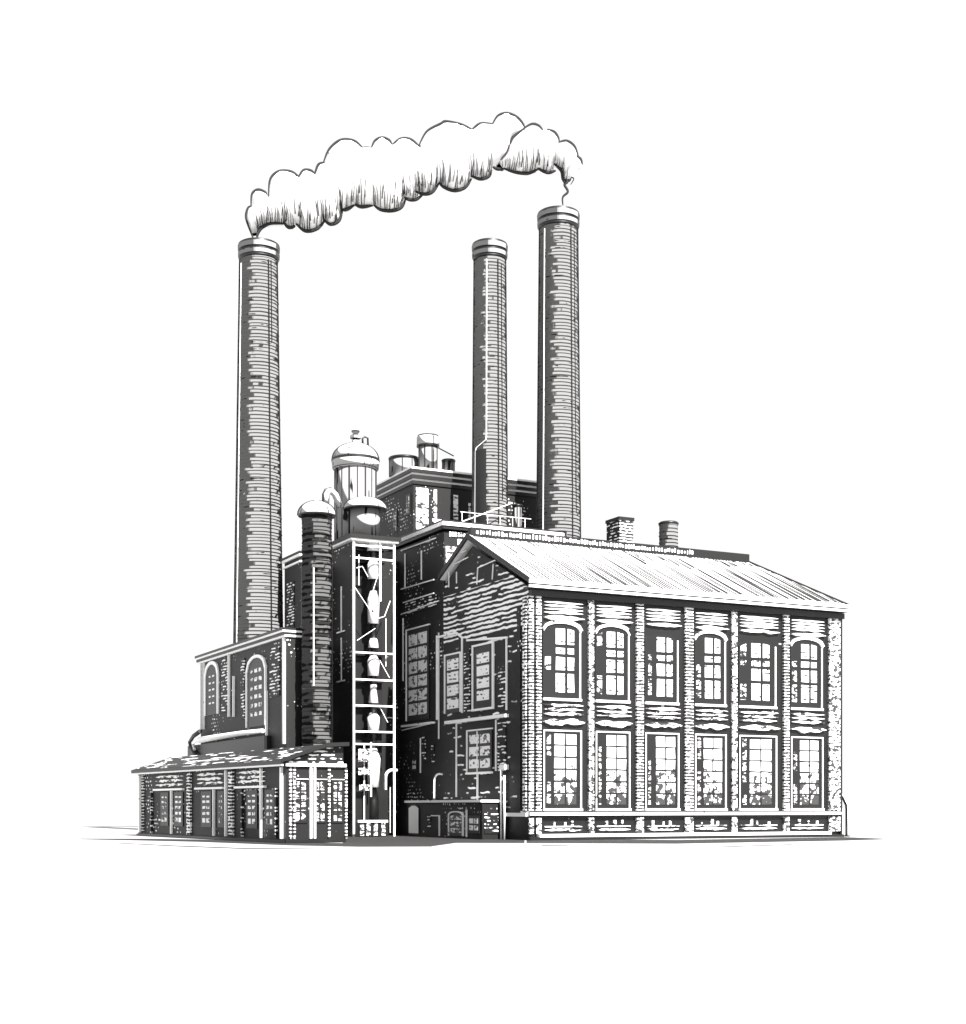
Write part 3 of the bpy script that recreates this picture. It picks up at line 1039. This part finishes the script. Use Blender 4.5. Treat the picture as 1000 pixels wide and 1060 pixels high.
for px, p0, p1, w in [(371.5, 606, 574, .022), (399.5, 690, 640, .02), (377, 850, 770, .04), (404, 862, 815, .03)]:
    uu = G.u_at(px, TV0 + .35)
    MB().tube([(uu, TV0 + .35, G.z_at(p0, uu, TV0 + .35)), (uu, TV0 + .35, G.z_at(p1, uu, TV0 + .35))], w, 5).build('riser_pipe', 'pale', tw)
for px0, px1, p0, p1 in [(369, 381, 588, 597), (392, 404, 640, 622)]:
    ua, ub = G.u_at(px0, TV0 + .3), G.u_at(px1, TV0 + .3)
    za = G.z_at(p0, ua, TV0 + .3)
    MB().tube([(ua, TV0 + .3, za), ((ua + ub) / 2, TV0 + .3, za + .12), (ub, TV0 + .3, G.z_at(p1, ub, TV0 + .3))], .025, 5).build('feed_pipe', 'pale', tw)
# panels low in the tower
lp = MB()
for a, b, c, d in [(.12, .42, 775, 788), (.12, .40, 795, 802), (.14, .40, 812, 818)]:
    lp = MB()
    lp.box(TU0 + a * 2.4, TU0 + b * 2.4, TV0 - .01, TV0 + .06, G.z_at(d, TU0, TV0), G.z_at(c, TU0, TV0))
    lp.build('wall_panel', 'quoin', tw)

# domed tanks on the tower
tv = 14.3
tu = G.u_at(368, tv)
Yt = G.w(tu, tv)[1]
kk = Yt / 1500
zf = lambda py: 1.6 + (836 - py) * kk
dt = thing('domed_tank', 'large domed drum tank with ball finial on top of the frame tower', 'tank', tu, tv, TZ, 'domed tanks')
R0 = 21.5 * kk
MB().lathe(tu, tv, [(R0, TZ), (R0, zf(484))], 48).build('shell', 'vessel', dt, True)
MB().lathe(tu, tv, [(R0 + .02, zf(487)), (R0 + .14, zf(485)), (R0 + .17, zf(478)), (R0 + .10, zf(476.5))], 48).build('rim', 'dome', dt, True)
MB().lathe(tu, tv, [(R0 + .19, zf(478)), (R0 + .19, zf(476))], 48).lathe(tu, tv, [(R0 + .12, zf(486)), (R0 + .12, zf(484.6))], 48).build('rim_line', 'line', dt)
prof = [(math.cos(a) * (R0 + .10), zf(476) + math.sin(a) * (zf(459) - zf(476))) for a in [PI / 2 * q / 12 for q in range(12)]] + [(.16, zf(459))]
MB().lathe(tu, tv, prof, 48).build('dome', 'dome', dt, True)
dome_ribs(dt, tu, tv, prof, 2, .07)
fin = [(.20, zf(460)), (.20, zf(456)), (.12, zf(455)), (.30, zf(454)), (.32, zf(451.5)), (.18, zf(450)), (.10, zf(449.5)), (.22, zf(447.5)), (.23, zf(446)), (.12, zf(444)), (.02, zf(443.6))]
MB().lathe(tu, tv, fin, 20, 0, [0, 1, 1, 0, 1, 1, 0, 1, 0, 1]).build('finial', ['dome', 'line'], dt)
hp = MB()
c_ = tu + 10 * kk
hp.tube([(c_ - .10, tv, zf(459)), (c_ - .12, tv, zf(453)), (c_ + .02, tv, zf(451)), (c_ + .20, tv, zf(452)), (c_ + .22, tv, zf(461))], .055, 8)
hp.build('vent_pipe', 'line', dt, True)
sm = MB()
for i in range(16):
    a = 2 * PI * i / 16 + .1
    sm.tube([(tu + math.cos(a) * R0, tv + math.sin(a) * R0, TZ), (tu + math.cos(a) * R0, tv + math.sin(a) * R0, zf(487))], .035 if i % 2 else .055, 4)
sm.build('seam', 'line', dt)

tv2 = 12.7
tu2 = G.u_at(378, tv2)
kk2 = G.w(tu2, tv2)[1] / 1500
zf2 = lambda py: 1.6 + (836 - py) * kk2
d2 = thing('domed_tank', 'smaller tank with a wide mushroom dome at the front edge of the tower deck', 'tank', tu2, tv2, TZ, 'domed tanks')
R2 = 15.5 * kk2
MB().lathe(tu2, tv2, [(R2, TZ), (R2, zf2(527))], 40).build('shell', 'vessel', d2, True)
Rd = 22 * kk2
prof = [(R2 - .05, zf2(526.5)), (Rd, zf2(527.5))] + [(math.cos(a) * Rd, zf2(527) + math.sin(a) * (zf2(515) - zf2(527))) for a in [PI / 2 * q / 12 for q in range(12)]] + [(.1, zf2(515))]
MB().lathe(tu2, tv2, prof, 48).build('dome', 'dome', d2, True)
dome_ribs(d2, tu2, tv2, prof[1:], 2, .06)
MB().lathe(tu2, tv2, [(Rd + .02, zf2(528.3)), (Rd + .03, zf2(527))], 48).build('dome_edge', 'line', d2)
rr_ = thing('deck_railing', 'short pipe railing at the right edge of the tower deck', 'railing', TU1 - .2, TV0, TZ)
rm = MB()
for k in range(3):
    rm.tube([(TU1 - .25 + .22 * k, TV0 - .1, TZ), (TU1 - .25 + .22 * k, TV0 - .1, TZ + .55)], .03, 5)
rm.tube([(TU1 - .3, TV0 - .1, TZ + .55), (TU1 + .22, TV0 - .1, TZ + .55)], .03, 5)
rm.build('rail', 'line', rr_)

# ------------------------------------------------------------------ low shed along the gable, with doors
es = thing('entry_shed', 'low flat roofed dark shed with arched doors at the foot of the gable', 'shed', -1.2, 2.6)
E0, E1 = 2.7, 11.8
MB().box(-1.2, -.10, E0, E1, 0, 1.86).build('wall', 'brick_side', es)
MB().box(-1.34, -.08, E0 - .1, E1 + .2, 1.87, 1.99).build('roof', 'trim', es)
ev = lambda px: G.v_at(px, -1.2)
window(es, 'G', -1.2, ev(434.5), ev(423.5), .12, 1.78, (1,), (1,), rise=.25, pane='pale', reveal=.05, bar=.05, framemat=None, sill=False)
window(es, 'G', -1.2, ev(480), ev(466), .14, 1.36, (1, 1), (1, 1, 1), rise=.16, pane='pane_dim', reveal=.12, bar=.1, framemat='trim', fw=.06, sill=False)
window(es, 'G', -1.2, ev(497), ev(485.5), .3, 1.2, (1, 1), (1, 1), pane='pane_side', reveal=.1, bar=.1, framemat=None, sill=False)
MB().fbox('G', -1.2, ev(446), ev(443), .004, .04, .5, 1.2).build('louvre', 'louvre', es)
m3 = MB()
m3.fbox('G', -1.2, ev(455.8), ev(455), .004, .06, .1, 1.2).fbox('G', -1.2, ev(455), ev(447), .004, .06, 1.14, 1.2).fbox('G', -1.2, ev(484), ev(483), .004, .06, .1, 1.5)
m3.build('moulding', 'trim', es)
MB().fbox('F', E0, -1.1, -.3, .004, .05, .3, 1.3).build('louvre', 'louvre', es)

# bent pipes
def cane(label, px, pxe, py_top, u, zb=0.0, r=.09, mat='pale'):
    v = G.v_at(px, u)
    z = G.z_at(py_top, u, v)
    t = thing('vent_pipe', label, 'pipe', u, v, zb, 'bent vent pipes')
    du = G.u_at(pxe, v) - u
    P = [(u, v, zb), (u, v, z - .45)]
    for q in range(1, 7):
        a = PI / 2 * q / 6
        P.append((u + (1 - math.cos(a)) * du * .6, v, z - .45 + math.sin(a) * .45))
    P.append((u + du, v, z - .02))
    MB().tube(P, r, 8).build('pipe', mat, t, True)
    MB().lathe(u, v, [(r * 1.9, zb), (r * 1.9, zb + .08), (r, zb + .12)], 12).build('flange', 'line', t)
    return t


cane('white hooked vent pipe rising by the right foot of the frame tower', 399, 411, 797, -1.9)
cane('thin white hooked pipe rising from the shed roof by the gable', 449.5, 458, 801, -.7, 1.99, .05)

# low barrier at the tower foot
bg = thing('low_gate', 'low dark gate with white bars at the foot of the frame tower', 'gate', TU0 + .3, 11.0)
k0, k1 = G.u_at(370, 11.0), G.u_at(400, 11.0)
MB().box(k0 + .1, k1, 10.98, 11.04, .05, .78).build('panel', 'line', bg)
MB().box(k0, k1 + .05, 10.9, 11.1, .80, .92).build('top_rail', 'pale', bg)
for q in (.08, .3, .55, .82):
    MB().box(k0 + q * (k1 - k0), k0 + q * (k1 - k0) + .22, 10.93, 10.98, .08, .74).build('bar', 'quoin', bg)

# ------------------------------------------------------------------ left block under the left chimney
LU, LV0, LV1 = -9.3, 8.9, 24.6
LZ = 10.7
lb = thing('chimney_house', 'dark two storey block with arched windows under the left chimney', 'building', LU, LV0)
LU1 = G.u_at(339, LV0)
MB().box(LU, LU1, LV0, 14.0, 0, LZ).box(LU, -5.2, 14.002, LV1, 0, LZ - .01).build('wall', 'brick_side', lb)
cm = MB()
for x1, y0_, y1_ in ((LU1 + .03, -.1, 14.0 - LV0), (-5.1, 14.001 - LV0, LV1 - LV0 + .3)):
    for k, (o_, za, zb, mi) in enumerate([(.30, .001, .13, 1), (.26, -.10, 0, 0), (.20, -.24, -.101, 1), (.14, -.34, -.241, 0)]):
        cm.box(LU - o_, x1, LV0 + y0_, LV0 + y1_, LZ + za, LZ + zb, mi)
cm.build('cornice', ['trim', 'line'], lb)
lv_ = lambda px: G.v_at(px, LU)
lz_ = lambda py, px: G.z_at(py, LU, lv_(px))
m4 = MB()
for px, p0, p1, w in [(295, 770, 658, .10), (277, 770, 715, .06), (238, 742, 672, .07), (243, 742, 700, .05), (209, 755, 676, .07), (212, 755, 676, .05)]:
    MB().fbox('G', LU, lv_(px) - w, lv_(px) + w, .004, .12, lz_(p0, px), min(LZ - .36, lz_(p1, px))).build('pilaster_strip', 'trim', lb)
window(lb, 'G', LU, lv_(275.5), lv_(257), lz_(752, 266), lz_(681, 266), (1, 1, .9), (1, 1, 1, 1, 1, 1), rise=.75, pane='pane_side', dims=(2,), reveal=.45, bar=.26, fw=.16, sill=False)
window(lb, 'G', LU, lv_(226), lv_(214), lz_(740, 220), lz_(688, 220), (1, 1), (1, 1, 1, 1, 1), rise=.7, pane='pane_side', reveal=.5, bar=.30, fw=.2, sill=False)
m5 = MB()
for a, b, p0, p1 in [(290, 280, 722, 672), (236, 230, 738, 682), (254, 250, 745, 682)]:
    MB().fbox('G', LU, lv_(a), lv_(b), .004, .05, lz_(p0, b), lz_(p1, b)).build('brick_strip', 'louvre', lb)
# curved white duct along the foot of this block
dc = thing('duct', 'white sloping duct with a curled left end under the arched windows', 'duct', LU - .5, 14, 4)
du_ = LU - .45
P = [(du_, G.v_at(px, du_), G.z_at(py, du_, G.v_at(px, du_))) for px, py in [(272, 756.5), (250, 759), (225, 763), (207, 766)]]
MB().tube(P, .19, 8, 0, lambda x: .6 + .4 * x).build('pipe', 'pale', dc, True)
P = [(du_ - .05, G.v_at(px, du_), G.z_at(py, du_, G.v_at(px, du_))) for px, py in [(208, 757), (201, 762), (197.5, 768), (199, 775), (204, 782)]]
MB().tube(P, .13, 6).build('elbow', 'line', dc, True)
P = [(du_ - .1, G.v_at(px, du_), G.z_at(py, du_, G.v_at(px, du_))) for px, py in [(206, 766), (201, 769), (203, 776)]]
MB().tube(P, .09, 6).build('elbow', 'pale', dc, True)
MB().box(LU - .35, LU - .02, lv_(280), lv_(200), 3.4, lz_(767, 240)).build('skirt', 'line', dc)

# tall block behind silo and tower
mbk = thing('tall_block', 'tall dark block behind the silo and the frame tower', 'building', -6.0, 15.9)
MB().box(-6.0, -.02, 15.9, 18.7, 0, 16.0).build('wall', 'brick_side', mbk)
cm = MB()
cm.box(-6.15, -1.4, 15.75, 18.9, 16.0, 16.12, 1).box(-6.12, -1.4, 15.8, 18.85, 15.85, 15.99, 0).box(-6.1, -1.4, 15.82, 18.85, 15.5, 15.6, 0)
cm.build('cornice', ['trim', 'line'], mbk)
MB().fbox('G', -6, 17.0, 18.2, .004, .04, 9.0, 14.6).build('brick_strip', 'louvre', mbk)

# silo
sv_ = 7.9
su = G.u_at(328, sv_)
ks = G.w(su, sv_)[1] / 1500
zs = lambda py: 1.6 + (836 - py) * ks
si = thing('silo', 'dark brick silo with a pale shallow dome left of the frame tower', 'silo', su, sv_, 0, 'domed tanks')
rs = 15.5 * ks
courses(su, sv_, lambda z: rs, 3.0, zs(534), 64).build('shell', 'silo', si)
Rd = 19 * ks
prof = [(rs - .03, zs(532.5)), (Rd, zs(534))] + [(math.cos(a) * Rd, zs(533) + math.sin(a) * (zs(519) - zs(533))) for a in [PI / 2 * q / 12 for q in range(12)]] + [(.1, zs(519))]
MB().lathe(su, sv_, prof, 48).build('dome', 'dome', si, True)
dome_ribs(si, su, sv_, prof[1:], 2, .06)
MB().lathe(su, sv_, [(Rd + .01, zs(535)), (Rd + .03, zs(533.4))], 48).lathe(su, sv_, [(rs + .02, zs(714.6)), (rs + .03, zs(713))], 48).build('dome_edge', 'line', si)
a = su + 10 * ks
MB().tube([(a, sv_, zs(524)), (a + .02, sv_, zs(511)), (a + .14, sv_, zs(507.5)), (a + .32, sv_, zs(507)), (a + .5, sv_, zs(510)), (a + .8, sv_, zs(523))], .17, 10).build('neck_pipe', 'dome', si, True)
P = [(a - .17, sv_ - .02, zs(522)), (a - .16, sv_ - .02, zs(511)), (a - .04, sv_ - .02, zs(506)), (a + .22, sv_ - .02, zs(504.2)), (a + .52, sv_ - .02, zs(507)), (a + .62, sv_ - .02, zs(509.5))]
MB().tube(P, .06, 6).build('neck_edge', 'line', si, True)
MB().tube([(su - rs * .55, sv_ - rs * .86, zs(711)), (su - rs * .55, sv_ - rs * .86, zs(590))], .035, 4).build('conduit', 'pale', si)
MB().box(su - rs - .35, su + rs + .5, sv_ - rs - .1, LV0 - .02, 0, 3.4).build('base_block', 'ink', si)

# free standing post at the left of the tower
pu_ = G.u_at(340, 12.6)
po = thing('mast', 'slim white steel mast between silo and frame tower', 'mast', pu_, 12.6)
MB().box(pu_ - .07, pu_ + .07, 12.5, 12.64, 0, 15.2).build('post', 'pale', po)
MB().tube([(pu_ + .2, 12.6, 0), (pu_ + .2, 12.6, 15.9)], .05, 5).build('guide_rod', 'line', po)

# ------------------------------------------------------------------ low annex at the left front
AW, AL = 2.85, FA.v_at(143, 0)
ax = thing('annex', 'long low dark annex with a thin lean-to roof at the left front', 'building', 0, 0, 0, fr=FA)
AE = 3.62
MB().box(0, AW + .1, 0, AL, 0, AE).build('wall', 'brick_side', ax)
au = .0
rf2 = MB()
# lean-to roof rising away from its long left eave
q0 = [(-.30, -.25), (1.9, -.25), (3.2, -.25)]
hh = [AE + .02, AE + .76, AE + .82]
ya, yb = -.28, AL + .02
for (x0, z0), (x1, z1) in [((-.3, hh[0]), (1.9, hh[1])), ((1.9, hh[1]), (2.98, hh[2]))]:
    rf2.quad_prism([(x0, ya, z0), (x1, ya, z1), (x1, yb, z1), (x0, yb, z0)], [(x0, ya, z0 + .10), (x1, ya, z1 + .10), (x1, yb, z1 + .10), (x0, yb, z0 + .10)])
ar = rf2.build('roof', 'slate', ax)
MB().box(-.40, -.28, ya - .05, yb, AE - .08, AE + .10, 1).box(-.36, -.27, ya - .04, yb, AE - .16, AE - .081, 0).build('eave_board', ['trim', 'line'], ar)
MB().quad_prism([(-.38, ya - .07, AE + .0), (1.9, ya - .07, hh[1] - .02), (3.0, ya - .07, hh[2] - .02), (3.0, ya - .07, hh[2] + .16), (1.9, ya - .07, hh[1] + .16), (-.38, ya - .07, AE + .17)],
                [(-.38, ya - .01, AE + .0), (1.9, ya - .01, hh[1] - .02), (3.0, ya - .01, hh[2] - .02), (3.0, ya - .01, hh[2] + .16), (1.9, ya - .01, hh[1] + .16), (-.38, ya - .01, AE + .17)]).build('rake_board', 'line', ar)
MB().fpoly('F', 0, [(0, AE), (AW, AE), (AW, AE + .76), (1.9, AE + .70)], -.3, .02).build('gable_panel', 'louvre', ax)
MB().fbox('F', 0, -.05, AW + .1, .02, .16, AE - .16, AE - .02).build('band', 'trim', ax)
# posts on both faces
av = lambda px: FA.v_at(px, 0)
aw = lambda px: FA.u_at(px, 0)
for px, ww, mt in ((145.5, .08, 'trim'), (149, .06, 'pilaster'), (158, .05, 'louvre'), (178.5, .04, 'trim'), (197, .24, 'pilaster'), (222.5, .05, 'trim'), (235, .06, 'pale'), (240.5, .26, 'pilaster'),
                   (252, .05, 'louvre'), (271.5, .06, 'trim'), (287, .05, 'louvre'), (292.5, .07, 'pale')):
    MB().fbox('G', 0, av(px) - ww, av(px) + ww, .004, .12, .2, AE - .2 if ww > .05 else 2.5).build('post', mt, ax)
for px in (300, 304, 321, 325, 340, 357.5):
    MB().fbox('F', 0, aw(px) - .05, aw(px) + .05, .004, .12, .2, AE - .2).build('post', 'pilaster' if px in (300, 304, 340, 357.5) else 'trim', ax)
for a, b, dm in [(167, 175, 1), (181, 190, 0), (209, 219.5, 0), (226, 232.5, 1), (256, 267, 0), (275, 285, 0)]:
    window(ax, 'G', 0, av(b), av(a), .62, 2.42, (1, 1), (1.3, 1, 1, .9, .8), pane='pane_dim' if dm else 'pane_side', reveal=.14, bar=.16, framemat=None, sill=False)
for a, b in [(161, 191), (204, 233), (245, 276)]:
    MB().fbox('G', 0, av(b), av(a), .004, .16, 2.52, 2.62).build('lintel', 'pale', ax)
    ragged('G', 0, av(b) + .1, av(a) - .1, 2.72, AE - .25, .05, 3).build('brick_strip', 'band', ax)
for a, b in [(303, 318), (324, 337), (343, 355)]:
    window(ax, 'F', 0, aw(a), aw(b), .9, AE - .75, (1, 1), (1, 1, 1, 1), pane='pane_dim', reveal=.05, bar=.09, framemat='trim', fw=.03, sides='T', sill=False)
MB().fbox('F', 0, -.05, AW + .1, .01, .10, .02, .16).fbox('G', 0, 0, AL, .01, .10, .02, .14).build('plinth', 'line', ax)

# ------------------------------------------------------------------ smoke
SY = 86.0


def s2w(p):
    """tracing units -> metres on the plume's own middle plane"""
    px, py = 230 + p[0] / 2.5, 100 + p[1] / 2.5
    return ((px - 500) / 1500 * SY, 1.6 + (836 - py) * SY / 1500)


def smooth(pts, n=7):
    """Catmull-Rom through the points"""
    out = []
    k = len(pts)
    for i in range(k - 1):
        p0, p1, p2, p3 = pts[max(0, i - 1)], pts[i], pts[i + 1], pts[min(k - 1, i + 2)]
        for j in range(n):
            t = j / n
            out.append(tuple(.5 * (2 * p1[c] + (p2[c] - p0[c]) * t + (2 * p0[c] - 5 * p1[c] + 4 * p2[c] - p3[c]) * t * t + (3 * p1[c] - p0[c] - 3 * p2[c] + p3[c]) * t ** 3) for c in (0, 1)))
    out.append(tuple(pts[-1]))
    return out


UP1 = [[(82, 372), (78, 360), (64, 320), (68, 295), (77, 288)], [(77, 290), (79, 258), (94, 246), (113, 252), (118, 260)],
       [(122, 265), (126, 220), (148, 199), (180, 199), (200, 212)], [(199, 214), (212, 196), (232, 197), (243, 208)], [(240, 210), (250, 182), (267, 176)],
       [(263, 178), (278, 142), (308, 118), (343, 120), (365, 139)], [(364, 138), (387, 139)], [(387, 140), (396, 120), (415, 112), (434, 119), (441, 133)],
       [(440, 132), (462, 115), (490, 117), (514, 138)], [(510, 132), (530, 96), (566, 76), (580, 70), (620, 78), (648, 92)], [(646, 92), (668, 76), (700, 77)],
       [(700, 76), (714, 55), (738, 49), (764, 60), (780, 80), (781, 95)]]
DIV = [[(781, 95), (752, 118), (745, 135), (735, 160), (705, 190)]]
LO1 = [[(697, 196), (690, 212), (668, 219), (645, 211)], [(645, 218), (630, 240), (602, 249), (574, 240), (562, 228)], [(561, 230), (545, 252), (522, 258), (500, 250)],
       [(522, 256), (504, 271), (484, 272), (472, 266)], [(475, 272), (465, 292), (440, 301), (410, 298), (393, 285)], [(391, 287), (362, 291), (344, 284)],
       [(343, 286), (325, 297), (310, 299)], [(312, 300), (304, 326), (282, 336), (264, 324)], [(266, 328), (246, 348), (216, 353), (193, 334)],
       [(191, 340), (174, 344), (160, 330)], [(160, 334), (126, 334), (104, 345), (95, 358), (92, 372)]]
UP2 = [[(777, 97), (800, 84), (818, 88), (828, 99)], [(840, 98), (858, 104), (868, 118), (871, 131)], [(868, 131), (890, 127), (910, 141), (920, 168)], [(915, 166), (926, 174), (930, 188)]]
LO2 = [[(930, 190), (916, 200), (906, 216), (900, 226), (884, 240), (893, 258), (880, 270), (880, 292)]]
LO2b = [[(888, 240), (880, 225), (876, 205), (858, 186)], [(862, 204), (840, 209), (815, 198)], [(818, 199), (792, 211), (757, 208), (728, 198)], [(728, 200), (712, 200), (700, 194)]]


def poly_of(groups):
    P = []
    for g_ in groups:
        P += smooth(g_, 5)
    return [s2w(p) for p in P]


def inside(P, x, z):
    c = False
    j = len(P) - 1
    for i in range(len(P)):
        if (P[i][1] > z) != (P[j][1] > z) and x < (P[j][0] - P[i][0]) * (z - P[i][1]) / (P[j][1] - P[i][1]) + P[i][0]:
            c = not c
        j = i
    return c


def near(P, x, z):
    best, bp = 1e9, None
    j = len(P) - 1
    for i in range(len(P)):
        ax_, az = P[j]
        bx_, bz_ = P[i]
        dx, dz = bx_ - ax_, bz_ - az
        L = dx * dx + dz * dz
        t = 0 if L == 0 else max(0, min(1, ((x - ax_) * dx + (z - az) * dz) / L))
        qx, qz = ax_ + dx * t, az + dz * t
        d = (qx - x) ** 2 + (qz - z) ** 2
        if d < best:
            best, bp = d, (qx, qz)
        j = i
    return math.sqrt(best), bp


def thick(d, x, z):
    R = 1.9
    d = min(d, R)
    t = math.sqrt(max(0, R * R - (R - d) ** 2)) * .85
    return t * (1 + .22 * mnoise.noise(Vector((x * .55, 0, z * .55))))


def plume(label, outline, strokes, hatch_lo, y0, axis_shift):
    P = poly_of(outline)
    xs, zs_ = [p[0] for p in P], [p[1] for p in P]
    st = .20
    t = free_thing('smoke_plume', label, 'smoke', min(xs) if axis_shift else max(xs), y0, min(zs_), 'smoke from the chimneys')
    nx, nz = int((max(xs) - min(xs)) / st) + 2, int((max(zs_) - min(zs_)) / st) + 2
    x0, z0 = min(xs) - st * .5, min(zs_) - st * .5
    ins = {}
    for i in range(nx):
        for j in range(nz):
            x, z = x0 + i * st, z0 + j * st
            if inside(P, x, z):
                ins[(i, j)] = (x, z)
    quads = [(i, j) for (i, j) in ins if (i + 1, j) in ins and (i, j + 1) in ins and (i + 1, j + 1) in ins]
    cnt = {}
    for (i, j) in quads:
        for q in ((i, j), (i + 1, j), (i + 1, j + 1), (i, j + 1)):
            cnt[q] = cnt.get(q, 0) + 1
    mb = MB()
    fr_, bk = {}, {}
    for q, c in cnt.items():
        x, z = ins[q]
        d, b = near(P, x, z)
        if c < 4:
            x, z = b
            fr_[q] = bk[q] = len(mb.v)
            mb.v.append((x, y0, z))
        else:
            h = thick(d, x, z)
            fr_[q] = len(mb.v)
            mb.v.append((x, y0 - h, z))
            bk[q] = len(mb.v)
            mb.v.append((x, y0 + h, z))
    for (i, j) in quads:
        a, b, c, d = (i, j), (i + 1, j), (i + 1, j + 1), (i, j + 1)
        mb.f.append((fr_[a], fr_[b], fr_[c], fr_[d]))
        mb.m.append(0)
        mb.f.append((bk[d], bk[c], bk[b], bk[a]))
        mb.m.append(0)
    mb.build('smoke_body', 'smoke', t, True)
    om = MB()  # drawn ink outline of the plume, built as dark tubes
    for g_, w in strokes:
        pts = [s2w(p) for p in smooth(g_, 6)]
        om.tube([(x, y0 - .30, z) for x, z in pts], w * .85, 6, 0, lambda x: .45 + .75 * math.sin(PI * min(1, max(0, .08 + .84 * x))))
    om.build('ink_outline', 'smoke_ink', t, True)
    hm = MB()  # drawn hatching that shades the plume's underside, built as thin dark strands
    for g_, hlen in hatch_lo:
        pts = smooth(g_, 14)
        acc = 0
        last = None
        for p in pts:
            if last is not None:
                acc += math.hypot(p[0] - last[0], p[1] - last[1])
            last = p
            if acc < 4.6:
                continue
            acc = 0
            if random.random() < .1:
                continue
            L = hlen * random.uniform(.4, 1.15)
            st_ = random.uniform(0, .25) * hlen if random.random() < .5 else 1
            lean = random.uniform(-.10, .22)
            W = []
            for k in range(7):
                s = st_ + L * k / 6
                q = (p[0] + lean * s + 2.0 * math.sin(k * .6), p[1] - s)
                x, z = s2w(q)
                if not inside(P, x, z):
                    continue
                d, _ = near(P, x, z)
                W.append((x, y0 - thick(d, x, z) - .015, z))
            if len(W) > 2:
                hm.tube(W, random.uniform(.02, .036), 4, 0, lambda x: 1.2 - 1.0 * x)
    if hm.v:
        hm.build('underside_hatching', 'smoke_ink', t)
    return t


st1 = [(g_, .072) for g_ in UP1] + [(g_, .10) for g_ in LO1]
st1 += [([(195, 212), (190, 205)], .05), ([(275, 150), (285, 165), (290, 172)], .05), ([(283, 145), (292, 160)], .04), ([(445, 128), (450, 152)], .04), ([(512, 130), (514, 146)], .06),
        ([(522, 118), (533, 130)], .04), ([(684, 82), (690, 98)], .04), ([(720, 170), (735, 150), (745, 128)], .05), ([(455, 200), (463, 180)], .04), ([(265, 250), (270, 275)], .04),
        ([(350, 215), (358, 235)], .03), ([(540, 220), (545, 205)], .03), ([(618, 200), (610, 180)], .03)]
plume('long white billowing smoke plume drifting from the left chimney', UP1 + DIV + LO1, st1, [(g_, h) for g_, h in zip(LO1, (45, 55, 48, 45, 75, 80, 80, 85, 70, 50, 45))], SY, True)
st2 = [(g_, .070) for g_ in UP2] + [(g_, .095) for g_ in LO2b] + [([(880, 292), (880, 272), (893, 258), (884, 240), (892, 234), (888, 226)], .075), ([(900, 240), (908, 226), (902, 222), (892, 236)], .04),
                                                                 ([(781, 95), (752, 118), (745, 135)], .085), ([(745, 135), (735, 158), (722, 172)], .05), ([(775, 120), (780, 128)], .05), ([(748, 160), (752, 140)], .03)]
plume('smaller white smoke puff rising from the right chimney and overlapping the long plume', UP2 + LO2 + LO2b + [[(700, 194), (735, 160), (745, 135), (752, 118), (777, 97)]],
      st2, [(g_, h) for g_, h in zip(LO2b, (30, 45, 50, 40))], SY - .35, False)
